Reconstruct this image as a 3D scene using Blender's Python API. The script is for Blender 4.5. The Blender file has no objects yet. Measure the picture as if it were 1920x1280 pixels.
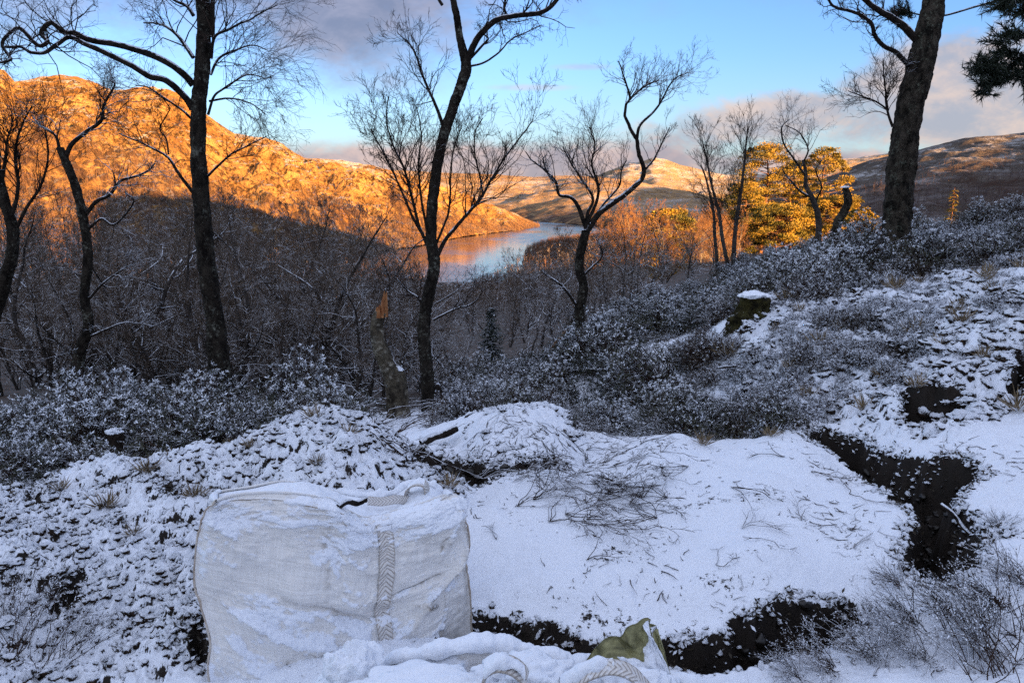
import bpy, math, random
import numpy as np

# ---------------------------------------------------------------- camera, sky, sun, exposure
S = bpy.context.scene
COL = S.collection
F = 1478.0                       # focal length in photo pixels (1920 wide)
PITCH = math.atan(275.0 / F)     # camera tilts down
CZ = 1.65                        # eye height
CP, SP = math.cos(PITCH), math.sin(PITCH)

cam_d = bpy.data.cameras.new("camera")
cam = bpy.data.objects.new("camera", cam_d)
COL.objects.link(cam)
cam.location = (0, 0, CZ)
cam.rotation_euler = (math.pi / 2 - PITCH, 0, 0)
cam_d.sensor_width = 36
cam_d.lens = 36 * F / 1920
cam_d.clip_start = 0.05
cam_d.clip_end = 20000
S.camera = cam

SUN_AZ = math.radians(45)        # sun stands behind the camera, to the right
SUN_EL = math.radians(6.5)
SH = np.array([math.sin(SUN_AZ), -math.cos(SUN_AZ)])      # horizontal direction towards the sun

S.view_settings.view_transform = 'Standard'
S.view_settings.look = 'None'
EXPO = 2.75                      # exposed for the shaded foreground, as the photograph is
S.view_settings.exposure = EXPO
S.view_settings.gamma = 1
S.view_settings.use_curve_mapping = False
S.render.engine = 'CYCLES'
S.cycles.max_bounces = 5
S.cycles.diffuse_bounces = 3
S.cycles.glossy_bounces = 2
S.cycles.transparent_max_bounces = 4
S.cycles.use_denoising = False
try:
    S.cycles.denoiser = 'OPENIMAGEDENOISE'
    S.cycles.denoising_prefilter = 'ACCURATE'
except Exception:
    pass


class NT:
    """small helper for writing node trees"""
    def __init__(s, tree):
        s.t = tree
        s.n = tree.nodes
        s.l = tree.links

    def put(s, sock, v):
        if isinstance(v, bpy.types.NodeSocket):
            s.l.new(v, sock)
        elif v is not None:
            if sock.type == 'RGBA' and len(v) == 3:
                v = (*v, 1)
            sock.default_value = v

    def math(s, op, a, b=None, c=None, clamp=False):
        n = s.n.new('ShaderNodeMath')
        n.operation = op
        n.use_clamp = clamp
        s.put(n.inputs[0], a)
        if b is not None: s.put(n.inputs[1], b)
        if c is not None: s.put(n.inputs[2], c)
        return n.outputs[0]

    def ss(s, v, a, b, lo=0.0, hi=1.0):
        n = s.n.new('ShaderNodeMapRange')
        n.interpolation_type = 'SMOOTHSTEP'
        s.put(n.inputs['Value'], v)
        s.put(n.inputs['From Min'], a); s.put(n.inputs['From Max'], b)
        s.put(n.inputs['To Min'], lo); s.put(n.inputs['To Max'], hi)
        return n.outputs[0]

    def mix(s, f, a, b):
        n = s.n.new('ShaderNodeMix')
        n.data_type = 'RGBA'
        s.put(n.inputs[0], f); s.put(n.inputs[6], a); s.put(n.inputs[7], b)
        return n.outputs[2]

    def noise(s, vec=None, scale=5.0, detail=4.0, rough=0.55, dist=0.0):
        n = s.n.new('ShaderNodeTexNoise')
        if vec is not None: s.put(n.inputs['Vector'], vec)
        n.inputs['Scale'].default_value = scale
        n.inputs['Detail'].default_value = detail
        n.inputs['Roughness'].default_value = rough
        n.inputs['Distortion'].default_value = dist
        return n.outputs[0]

    def comb(s, x, y, z):
        n = s.n.new('ShaderNodeCombineXYZ')
        s.put(n.inputs[0], x); s.put(n.inputs[1], y); s.put(n.inputs[2], z)
        return n.outputs[0]

    def sep(s, v):
        n = s.n.new('ShaderNodeSeparateXYZ')
        s.put(n.inputs[0], v)
        return n.outputs

    def attr(s, name):
        n = s.n.new('ShaderNodeAttribute')
        n.attribute_name = name
        return n.outputs['Fac']

    def geo(s, out):
        return s.n.new('ShaderNodeNewGeometry').outputs[out]

    def tc(s, out):
        return s.n.new('ShaderNodeTexCoord').outputs[out]

    def bump(s, h, strength=0.5, dist=0.01, normal=None):
        n = s.n.new('ShaderNodeBump')
        n.inputs['Strength'].default_value = strength
        n.inputs['Distance'].default_value = dist
        s.put(n.inputs['Height'], h)
        if normal is not None: s.put(n.inputs['Normal'], normal)
        return n.outputs[0]

    def vscale(s, v, sc):
        n = s.n.new('ShaderNodeMapping')
        s.put(n.inputs['Vector'], v)
        n.inputs['Scale'].default_value = sc
        return n.outputs[0]


def ray(px, py):
    a, b = (px - 960) / F, (640 - py) / F
    return np.array([a, CP + b * SP, -SP + b * CP])


def W(px, py, Y):
    """the point Y metres ahead that stands in this direction"""
    d = ray(px, py)
    k = Y / d[1]
    return np.array([d[0] * k, Y, CZ + d[2] * k])


# ---- world: clear winter evening sky with banks of cloud (laid out by sky direction)
world = bpy.data.worlds.new("World")
S.world = world
world.use_nodes = True
wn = NT(world.node_tree)
wn.n.clear()
SKY_STRENGTH = 0.075
sky = wn.n.new('ShaderNodeTexSky')
sky.sky_type = 'NISHITA'
sky.sun_disc = False
sky.sun_elevation = SUN_EL
sky.sun_rotation = math.pi - SUN_AZ
sky.altitude = 150
sky.air_density = 1.0
sky.dust_density = 0.6
sky.ozone_density = 2.0
d = wn.tc('Generated')
dx, dy, dz = wn.sep(d)
dys = wn.math('MAXIMUM', dy, 0.08)
u = wn.math('DIVIDE', dx, dys)
v = wn.math('DIVIDE', dz, dys)
front = wn.ss(dy, 0.0, 0.3)
n1 = wn.noise(wn.comb(wn.math('MULTIPLY', u, 1.0), wn.math('MULTIPLY', v, 1.9), 0.31), 5.5, 8, 0.58, 0.25)
n2 = wn.noise(wn.comb(u, wn.math('MULTIPLY', v, 1.8), 4.7), 15, 8, 0.64, 0.3)
n3 = wn.noise(wn.comb(u, wn.math('MULTIPLY', v, 2.0), 2.2), 2.6, 4, 0.5)
nn = wn.math('ADD', wn.math('MULTIPLY', wn.math('SUBTRACT', n1, 0.5), 1.0), wn.math('MULTIPLY', wn.math('SUBTRACT', n2, 0.5), 0.9))


def blob(cu, cv, ru, rv, soft=0.5, wob=1.1, slope=0.0):
    a = wn.math('DIVIDE', wn.math('SUBTRACT', u, cu), ru)
    vv = wn.math('SUBTRACT', v, cv)
    if slope:
        vv = wn.math('SUBTRACT', vv, wn.math('MULTIPLY', wn.math('SUBTRACT', u, cu), slope))
    b = wn.math('DIVIDE', vv, rv)
    r = wn.math('SQRT', wn.math('ADD', wn.math('MULTIPLY', a, a), wn.math('MULTIPLY', b, b)))
    r = wn.math('SUBTRACT', r, wn.math('MULTIPLY', nn, wob))
    return wn.ss(r, 1.0 + soft * 0.5, 1.0 - soft)


def add(*m):
    r = m[0]
    for x in m[1:]:
        r = wn.math('MAXIMUM', r, x)
    return r

grey_bank = add(blob(-0.20, 0.235, 0.17, 0.115, 0.6, 0.9), blob(-0.28, 0.29, 0.26, 0.12, 0.65, 1.0), wn.math('MULTIPLY', blob(-0.60, 0.25, 0.32, 0.12, 0.9, 1.4), 0.75), wn.math('MULTIPLY', blob(0.05, 0.34, 0.5, 0.10, 0.9, 1.4), 0.5))
right_bank = add(blob(0.66, 0.112, 0.34, 0.062, 0.35, 1.2, 0.10), blob(0.49, 0.142, 0.13, 0.045, 0.35, 1.1, 0.25),
                 blob(0.33, 0.093, 0.17, 0.032, 0.4, 1.2, 0.14), blob(0.80, 0.085, 0.3, 0.06, 0.4, 1.2))
low_bank = add(blob(0.0, 0.034, 0.40, 0.036, 0.4, 1.0), blob(-0.22, 0.035, 0.14, 0.022, 0.4, 1.0), blob(0.45, 0.035, 0.4, 0.022, 0.5, 1.1))
wisps = wn.math('MULTIPLY', add(blob(0.02, 0.128, 0.05, 0.004, 0.8, 0.9), blob(0.085, 0.152, 0.04, 0.004, 0.8, 0.9)), 0.45)
overhead_fill = wn.math('MULTIPLY', wn.ss(wn.noise(d, 2.3, 6, 0.55), 0.34, 0.56), wn.math('MAXIMUM', wn.ss(dz, 0.30, 0.5), wn.math('MULTIPLY', wn.ss(dy, 0.05, -0.25), wn.ss(dz, 0.05, 0.2))))  # unseen bright cloud above and behind, added to whiten the skylight
mulc = wn.n.new('ShaderNodeMix')
mulc.data_type = 'RGBA'; mulc.blend_type = 'MULTIPLY'
mulc.inputs[0].default_value = 1.0
wn.put(mulc.inputs[6], sky.outputs[0]); wn.put(mulc.inputs[7], (0.45, 0.565, 0.86))
skyc = mulc.outputs[2]
K = 1.0 / (SKY_STRENGTH * 2 ** EXPO)          # a colour as it should read on the picture
def kc(c): return tuple(x * K for x in c)
# lit tops are warm, undersides mauve
n4 = wn.noise(wn.comb(u, wn.math('MULTIPLY', v, 1.7), 8.3), 14, 7, 0.62, 0.5)
lit = wn.ss(wn.math('ADD', wn.math('ADD', wn.math('MULTIPLY', nn, 1.2), wn.math('MULTIPLY', n3, 0.5)), wn.math('MULTIPLY', wn.math('SUBTRACT', n4, 0.35), 1.7)), 0.15, 0.95)
c_low = wn.mix(lit, kc((0.42, 0.36, 0.42)), kc((0.86, 0.60, 0.53)))
c_right = wn.mix(lit, kc((0.45, 0.46, 0.54)), kc((0.84, 0.65, 0.56)))
c_grey = wn.mix(lit, kc((0.23, 0.24, 0.33)), kc((0.40, 0.38, 0.47)))
# pale band above the skyline, as the air thickens
hz = wn.ss(dz, 0.17, 0.0)
cur = wn.mix(wn.math('MULTIPLY', wn.math('MULTIPLY', hz, 0.62), front), skyc, kc((0.60, 0.76, 0.86)))
cur = wn.mix(wn.math('MULTIPLY', wisps, front), cur, c_right)
cur = wn.mix(wn.math('MULTIPLY', wn.math('MULTIPLY', grey_bank, 0.88), front), cur, c_grey)
cur = wn.mix(wn.math('MULTIPLY', wn.math('MULTIPLY', right_bank, 0.9), front), cur, c_right)
cur = wn.mix(wn.math('MULTIPLY', wn.math('MULTIPLY', low_bank, 0.9), front), cur, c_low)
cur = wn.mix(wn.math('MULTIPLY', overhead_fill, 0.85), cur, kc((1.0, 1.08, 1.30)))
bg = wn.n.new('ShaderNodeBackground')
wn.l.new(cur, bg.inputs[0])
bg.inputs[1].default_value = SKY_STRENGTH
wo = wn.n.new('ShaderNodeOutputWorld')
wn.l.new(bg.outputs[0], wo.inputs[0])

sun_d = bpy.data.lights.new("sun", 'SUN')
sun_d.energy = 4.6
sun_d.angle = math.radians(0.5)
sun_d.color = (1.0, 0.54, 0.19)
sun = bpy.data.objects.new("sun", sun_d)
COL.objects.link(sun)
sun.rotation_euler = (math.pi / 2 - SUN_EL, 0, SUN_AZ)
sun.location = (60, -60, 60)

# ---------------------------------------------------------------- helpers
def tag(o, label=None, cat=None, group=None, kind=None):
    if label: o['label'] = label
    if cat: o['category'] = cat
    if group: o['group'] = group
    if kind: o['kind'] = kind
    return o


def empty(name, loc, label, cat, group=None):
    o = bpy.data.objects.new(name, None)
    COL.objects.link(o)
    o.location = loc
    o.empty_display_size = 0.2
    return tag(o, label, cat, group)


def mesh_np(name, V, faces, mat=None, attrs=None, smooth=True):
    """faces: list of (n,k) int arrays"""
    V = np.asarray(V, np.float32)
    m = bpy.data.meshes.new(name)
    m.vertices.add(len(V))
    m.vertices.foreach_set('co', V.ravel())
    faces = [np.asarray(f, np.int32) for f in faces if len(f)]
    nl = sum(f.size for f in faces)
    npoly = sum(len(f) for f in faces)
    m.loops.add(nl)
    m.polygons.add(npoly)
    m.loops.foreach_set('vertex_index', np.concatenate([f.ravel() for f in faces]))
    tot = np.concatenate([np.full(len(f), f.shape[1], np.int32) for f in faces])
    st = np.concatenate([[0], np.cumsum(tot)[:-1]]).astype(np.int32)
    m.polygons.foreach_set('loop_start', st)
    m.polygons.foreach_set('loop_total', tot)
    m.polygons.foreach_set('use_smooth', np.full(npoly, smooth, bool))
    for k, a in (attrs or {}).items():
        at = m.attributes.new(k, 'FLOAT', 'POINT')
        at.data.foreach_set('value', np.asarray(a, np.float32).ravel())
    m.update(calc_edges=True)
    m.validate()
    if mat: m.materials.append(mat)
    return m


def link(name, m, parent=None, loc=None):
    o = bpy.data.objects.new(name, m)
    COL.objects.link(o)
    if loc is not None: o.location = loc
    if parent is not None:
        o.parent = parent
    return o


def grid_faces(nr, nc, wrap=False):
    i = np.arange(nr - 1)[:, None]
    j = np.arange(nc if wrap else nc - 1)[None, :]
    j2 = (j + 1) % nc
    a = i * nc + j
    return np.stack([a, i * nc + j2, (i + 1) * nc + j2, (i + 1) * nc + j], -1).reshape(-1, 4)


_P = np.random.default_rng(7).permutation(256)
_P = np.concatenate([_P, _P, _P])
_G = np.random.default_rng(8).normal(size=(256, 3))
_G /= np.linalg.norm(_G, axis=1)[:, None]


def perlin(x, y, z=0.0, seed=0):
    x = np.asarray(x, float) + seed * 17.31
    y = np.asarray(y, float) + seed * 5.77
    z = np.zeros_like(x) + z + seed * 9.13
    xi, yi, zi = np.floor(x), np.floor(y), np.floor(z)
    xf, yf, zf = x - xi, y - yi, z - zi
    xi, yi, zi = (xi.astype(int) & 255), (yi.astype(int) & 255), (zi.astype(int) & 255)
    fu, fv, fw = (t * t * t * (t * (t * 6 - 15) + 10) for t in (xf, yf, zf))
    r = 0
    for a in (0, 1):
        for b in (0, 1):
            for c in (0, 1):
                g = _G[_P[_P[_P[xi + a] + yi + b] + zi + c]]
                w = (fu if a else 1 - fu) * (fv if b else 1 - fv) * (fw if c else 1 - fw)
                r = r + w * (g[..., 0] * (xf - a) + g[..., 1] * (yf - b) + g[..., 2] * (zf - c))
    return r * 1.5


def fbm(x, y, z=0.0, oct=4, seed=0, gain=0.5, lac=2.03):
    r, a = 0, 1.0
    for i in range(oct):
        r = r + a * perlin(np.asarray(x) * lac ** i, np.asarray(y) * lac ** i, np.asarray(z) * lac ** i, seed + i)
        a *= gain
    return r


def billow(x, y, z=0.0, oct=4, seed=0, gain=0.5):
    r, a = 0, 1.0
    for i in range(oct):
        r = r + a * (1 - 2.2 * np.abs(perlin(np.asarray(x) * 2.1 ** i, np.asarray(y) * 2.1 ** i, np.asarray(z) * 2.1 ** i, seed + i)))
        a *= gain
    return r


def sstep(a, b, x):
    t = np.clip((np.asarray(x, float) - a) / (b - a), 0, 1)
    return t * t * (3 - 2 * t)


def poly_sd(x, y, P):
    """signed distance to polygon, positive inside"""
    P = np.asarray(P, float)
    d2 = np.full(x.shape, 1e9)
    ins = np.zeros(x.shape, bool)
    n = len(P)
    for i in range(n):
        a, b = P[i], P[(i + 1) % n]
        ex, ey = b - a
        wx, wy = x - a[0], y - a[1]
        t = np.clip((wx * ex + wy * ey) / (ex * ex + ey * ey + 1e-12), 0, 1)
        d2 = np.minimum(d2, (wx - ex * t) ** 2 + (wy - ey * t) ** 2)
        c = ((a[1] > y) != (b[1] > y)) & (x < (b[0] - a[0]) * (y - a[1]) / (b[1] - a[1] + 1e-12) + a[0])
        ins ^= c
    d = np.sqrt(d2)
    return np.where(ins, d, -d)


def catmull(P, n):
    P = np.asarray(P, float)
    t = np.linspace(0, len(P) - 1, n)
    Q = np.vstack([2 * P[0] - P[1], P, 2 * P[-1] - P[-2]])
    i = np.minimum(t.astype(int), len(P) - 2)
    f = (t - i)[:, None]
    p0, p1, p2, p3 = Q[i], Q[i + 1], Q[i + 2], Q[i + 3]
    return 0.5 * (2 * p1 + (p2 - p0) * f + (2 * p0 - 5 * p1 + 4 * p2 - p3) * f ** 2 + (3 * p1 - p0 - 3 * p2 + p3) * f ** 3)

# ---------------------------------------------------------------- materials
def new_mat(name, rough=0.9, spec=0.2):
    m = bpy.data.materials.new(name)
    m.use_nodes = True
    t = NT(m.node_tree)
    b = t.n['Principled BSDF']
    b.inputs['Roughness'].default_value = rough
    b.inputs['Specular IOR Level'].default_value = spec
    return m, t, b

SNOW = (0.80, 0.83, 0.90)
def snow_mix(t, b, base, fac, bump_n=None):
    t.put(b.inputs['Base Color'], t.mix(fac, base, SNOW))


def mat_ground():
    m, t, b = new_mat("snowy_ground", 0.85, 0.25)
    P = t.geo('Position')
    s = t.attr('snow')
    f = t.attr('forest')
    n = t.math('ADD', t.math('MULTIPLY', t.noise(P, 34, 5, 0.7), 0.6), t.math('MULTIPLY', t.noise(P, 95, 3, 0.6), 0.4))
    nb = t.noise(P, 9, 5, 0.6)
    soil = t.mix(nb, (0.006, 0.005, 0.004), (0.035, 0.025, 0.019))
    floor = t.mix(t.noise(P, 0.7, 6, 0.65), (0.03, 0.023, 0.018), (0.13, 0.115, 0.11))
    fl = t.mix(t.ss(t.noise(P, 2.4, 5, 0.6), 0.45, 0.62), floor, (0.055, 0.036, 0.025))
    base = t.mix(f, soil, fl)
    fac = t.ss(t.math('ADD', s, t.math('MULTIPLY', t.math('SUBTRACT', n, 0.5), 1.25)), 0.44, 0.56)
    snow_mix(t, b, base, fac)
    h = t.math('ADD', t.math('MULTIPLY', t.noise(P, 55, 4, 0.6), 0.6), t.math('MULTIPLY', t.noise(P, 220, 2, 0.5), 0.25))
    t.put(b.inputs['Normal'], t.bump(h, 0.8, 0.014))
    return m


def mat_hill(name, brown, rust, snow_amt, dark, scale=1.0):
    m, t, b = new_mat(name, 0.95, 0.1)
    P = t.vscale(t.geo('Position'), (scale,) * 3)
    n1 = t.noise(P, 0.018, 8, 0.65, 0.4)
    n2 = t.noise(P, 0.075, 7, 0.7, 0.6)
    n3 = t.noise(P, 0.006, 5, 0.6)
    n4 = t.noise(P, 0.28, 5, 0.7, 0.5)
    nz = t.sep(t.geo('Normal'))[2]
    c = t.mix(t.ss(n1, 0.36, 0.62), brown, rust)
    c = t.mix(t.ss(t.math('ADD', t.math('MULTIPLY', n2, 0.6), t.math('MULTIPLY', n4, 0.4)), 0.47, 0.57), c, dark)
    s = t.math('ADD', t.math('ADD', t.math('MULTIPLY', n2, 0.5), t.math('MULTIPLY', n4, 0.45)), t.math('ADD', t.math('MULTIPLY', n1, 0.35), t.math('MULTIPLY', n3, 0.4)))
    s = t.math('ADD', s, t.math('MULTIPLY', t.math('SUBTRACT', nz, 0.85), 1.2))
    f = t.math('MULTIPLY', t.ss(s, 0.95 - snow_amt, 1.12 - snow_amt), 0.75)
    w = t.attr('wood')
    c = t.mix(t.math('MULTIPLY', w, t.ss(n2, 0.3, 0.6)), c, (0.075, 0.042, 0.03))
    f = t.math('MULTIPLY', f, t.math('SUBTRACT', 1.0, t.math('MULTIPLY', w, 0.7)))
    t.put(b.inputs['Base Color'], t.mix(f, c, (0.66, 0.63, 0.62)))
    t.put(b.inputs['Normal'], t.bump(t.math('ADD', n2, t.math('MULTIPLY', n4, 0.45)), 1.0, 9.0 / scale))
    return m


def mat_water():
    m, t, b = new_mat("lake_water", 0.06, 0.5)
    P = t.vscale(t.geo('Position'), (1, 0.5, 1))
    t.put(b.inputs['Base Color'], (0.012, 0.022, 0.03))
    t.put(b.inputs['Roughness'], t.ss(t.noise(P, 0.012, 4, 0.6), 0.4, 0.62, 0.10, 0.22))
    t.put(b.inputs['Normal'], t.bump(t.noise(P, 0.35, 4, 0.6), 0.09, 0.5))
    return m
# ---------------------------------------------------------------- ground shape
# where the ground lies: photo direction and distance ahead -> a smooth sheet of elevation over (bearing, log distance)
CTRL = [
 # very near
 (-500,2600,0.9),(960,2600,0.9),(2400,2500,0.9),
 (-300,1500,1.9),(300,1500,1.9),(960,1560,1.8),(1600,1480,1.9),(2300,1350,2.0),
 (-300,1180,2.7),(60,1240,2.55),(420,1275,2.45),(880,1235,2.62),(1300,1235,2.65),(1600,1190,2.75),(1920,1130,2.7),(2300,1050,2.8),
 # left spoil heap
 (0,1050,3.05),(250,1030,3.2),(-300,1000,3.3),(100,930,3.75),(0,925,3.8),(200,893,3.95),(330,880,4.0),(420,862,4.05),(500,815,4.25),(600,793,4.35),(690,815,4.35),(760,860,4.2),(830,893,4.05),
 (-300,920,4.0),
 # behind the heap
 (0,935,4.9),(200,905,4.9),(420,880,4.9),(600,850,5.1),(700,850,5.1),
 (-300,900,5.5),(0,890,5.6),(200,885,5.6),(450,868,5.8),(640,838,6.0),
 (0,850,7.0),(200,840,7.0),(450,820,7.4),(640,800,7.4),(-300,860,7.2),
 # platform
 (880,1140,2.92),(1100,1170,2.85),(1300,1160,2.9),(1500,1095,3.08),(900,1000,3.5),(1100,1000,3.5),(1400,1000,3.45),(1650,1000,3.45),
 (900,925,4.05),(1100,880,4.45),(1300,850,4.7),(1460,812,4.85),(1600,890,4.25),(1250,825,4.95),
 # mound beyond the trench
 (860,850,4.65),(960,775,4.95),(1040,775,5.1),(800,830,4.85),(900,790,4.9),(1120,815,5.2),
 (960,790,5.9),(800,800,6.0),(1100,805,6.0),(1250,800,5.8),
 # right side
 (1860,960,3.35),(2200,900,3.4),(1860,850,3.95),(1700,830,4.35),(1560,800,4.85),(2200,780,4.1),(1900,770,4.5),
 (1700,730,5.0),(1560,750,5.3),(1400,790,5.5),(1800,640,5.3),(1910,590,5.3),(1620,640,5.8),(1480,640,6.2),(1400,600,6.8),(2200,580,5.3),
 (1250,760,6.6),(1100,770,7.0),(1300,660,7.4),
 (1500,560,7.6),(1650,540,7.6),(1850,515,7.5),(2200,470,7.5),
 (1400,590,9.0),(1600,508,9.5),(1700,460,9.2),(1850,450,10),(2200,410,10),
 (1200,650,9.0),(1080,690,9.0),(950,740,8.2),(800,775,8.2),
 (1090,655,13),(1250,615,12),(1450,535,14),(1570,490,14.5),(1750,435,15),(1920,395,15),(2300,350,15),
 # over the edge, down to the wood
 (650,775,9),(400,755,9.2),(145,745,9.5),(-100,760,9.5),(-400,780,9.5),
 (-300,735,14),(0,735,14),(400,740,14),(800,735,13),(950,720,13),
 (-300,680,25),(0,680,25),(400,690,25),(800,690,25),(1000,660,25),(1150,600,25),(1300,555,25),(1450,510,26),(1600,475,26),(1800,470,28),(2200,520,28),
 (-300,620,60),(0,625,60),(400,640,60),(800,640,60),(1000,610,60),(1150,565,60),(1300,525,60),(1500,490,60),(1800,480,60),(2200,520,60),
 (-300,580,130),(0,585,130),(400,600,130),(800,610,130),(1000,580,130),(1150,525,130),(1300,500,120),(1500,480,120),(1800,475,130),(2200,510,130),
 (-300,545,300),(0,550,300),(400,560,300),(800,570,300),(1000,550,300),(1150,500,300),(1300,475,300),(1500,462,300),(1800,455,300),(2200,450,300),
 (-300,520,520),(0,515,520),(400,530,540),(800,545,540),(950,542,540),(1100,470,600),(1300,450,600),(1500,430,600),(1900,410,600),
 (950,492,800),(965,479,950),(900,520,650),(1020,462,850),(1045,481,690),(1015,507,600),(985,532,520),(1080,455,900),(1300,430,950),(1600,415,950),(2200,390,900),(700,485,900),(300,480,800),(-300,470,800),
 (1000,440,1400),(1300,445,1400),(1800,430,1400),(600,445,1400),(-300,440,1400),
 (960,415,3000),(-300,400,3000),(2200,400,3000),
]
_A = np.array([(*W(*c),) for c in CTRL])
_TH = np.arctan2(_A[:, 0], _A[:, 1])
_R = np.hypot(_A[:, 0], _A[:, 1])
_E = (_A[:, 2] - CZ) / _R
_X = np.stack([_TH * 3.0, np.log(_R)], 1)


def _tps(r2):
    return 0.5 * r2 * np.log(r2 + 1e-9)

_n = len(_X)
_K = _tps(((_X[:, None] - _X[None]) ** 2).sum(-1)) + 2e-4 * np.eye(_n)
_Pm = np.hstack([np.ones((_n, 1)), _X])
_L = np.block([[_K, _Pm], [_Pm.T, np.zeros((3, 3))]])
_sol = np.linalg.solve(_L, np.concatenate([_E, np.zeros(3)]))


def base_h(x, y):
    x, y = np.asarray(x, float), np.asarray(y, float)
    shp = x.shape
    x, y = x.ravel(), y.ravel()
    th = np.clip(np.arctan2(x, y), -0.83, 0.83) * 3.0
    r = np.hypot(x, y)
    lr = np.log(np.clip(r, 0.9, 3000))
    out = np.empty(len(x))
    for i in range(0, len(x), 20000):
        q = np.stack([th[i:i + 20000], lr[i:i + 20000]], 1)
        k = _tps(((q[:, None] - _X[None]) ** 2).sum(-1))
        out[i:i + 20000] = k @ _sol[:_n] + _sol[_n] + q @ _sol[_n + 1:]
    return (CZ + out * np.clip(r, 0.9, None)).reshape(shp)


def hit(px, py, rmin=1.0, rmax=60):
    """the spot on the ground seen in this direction (first meeting)"""
    d = ray(px, py)
    ys = np.exp(np.linspace(np.log(rmin), np.log(rmax), 1400))
    zx = d[0] / d[1] * ys
    zz = CZ + d[2] / d[1] * ys
    g = base_h(zx, ys)
    k = np.argmax(zz < g) if (zz < g).any() else np.argmin(np.abs(zz - g))
    return np.array([zx[k], ys[k], g[k]])


def hits(L):
    return np.array([hit(*p)[:2] for p in L])

PLAT = hits([(850,1160),(960,1165),(1040,1180),(1090,1200),(1210,1205),(1300,1200),(1360,1190),(1420,1150),(1500,1128),(1600,1100),(1690,1030),(1714,970),(1690,945),(1640,905),(1560,850),(1470,812),(1380,825),(1250,822),(1130,850),(1070,870),(980,888),(900,915),(860,940),(850,1000)])
PITS = [  # dark cuttings in the peat: outline, depth
 (hits([(830,1165),(900,1158),(960,1165),(1040,1178),(1090,1200),(1150,1208),(1210,1208),(1250,1215),(1300,1200),(1360,1195),(1370,1172),(1420,1150),(1480,1130),(1530,1125),(1580,1120),(1625,1150),(1600,1185),(1530,1225),(1450,1242),(1350,1258),(1290,1268),(1200,1262),(1100,1250),(1000,1240),(830,1215)]), 0.42),
 (hits([(1480,802),(1500,800),(1560,808),(1620,826),(1650,848),(1690,862),(1740,872),(1790,862),(1835,872),(1840,898),(1800,922),(1795,950),(1830,985),(1845,1020),(1835,1060),(1775,1098),(1722,1092),(1700,1062),(1682,1040),(1700,1010),(1715,970),(1690,945),(1640,910),(1600,880),(1560,850),(1520,828)]), 0.42),
 (hits([(770,846),(830,862),(880,872),(930,876),(1000,864),(1060,868),(1045,884),(980,890),(920,910),(885,917),(860,902),(820,887),(780,872)]), 0.22),
 (hits([(325,1205),(385,1178),(410,1240),(365,1255)]), 0.25),
 (hits([(72,1152),(130,1110),(182,1098),(155,1140),(92,1172)]), 0.14),
 (hits([(270,908),(300,900),(305,925),(275,928)]), 0.10),
 (hits([(300,930),(330,918),(375,925),(340,945)]), 0.10),
 (hits([(180,1000),(205,985),(220,995),(195,1015)]), 0.08),
 (hits([(30,930),(70,905),(100,930),(95,955),(50,950)]), 0.09),
 (hits([(1605,630),(1650,640),(1720,648),(1752,615),(1748,660),(1700,692),(1640,672)]), 0.5),
 (hits([(1680,770),(1730,748),(1800,750),(1830,770),(1790,800),(1700,812)]), 0.3),
 (hits([(1888,690),(1925,680),(1925,745),(1890,732)]), 0.35),
 (hits([(1560,735),(1600,728),(1640,742),(1600,760)]), 0.15),
 (hits([(1395,665),(1420,660),(1425,690),(1395,690)]), 0.2),
 (hits([(1400,800),(1440,770),(1520,780),(1540,805),(1470,800)]), 0.2),
 (hits([(1868,995),(1895,990),(1895,1005),(1872,1006)]), 0.07),
 (hits([(1060,792),(1090,780),(1110,800),(1085,812)]), 0.12),
]
HEAP = hits([(-300,1000),(0,915),(200,888),(420,858),(500,812),(600,792),(700,815),(780,870),(870,910),(885,940),(860,1000),(400,1000),(400,1270),(-200,1400),(-500,1300)])
MOUND = hits([(770,850),(860,800),(960,768),(1060,772),(1100,800),(1200,815),(1080,865),(980,870),(880,870)])
BANK = hits([(1400,800),(1380,640),(1400,560),(1600,560),(1800,520),(2300,480),(2400,760),(1900,770),(1840,800),(1780,830),(1680,840),(1560,790)])


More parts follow.
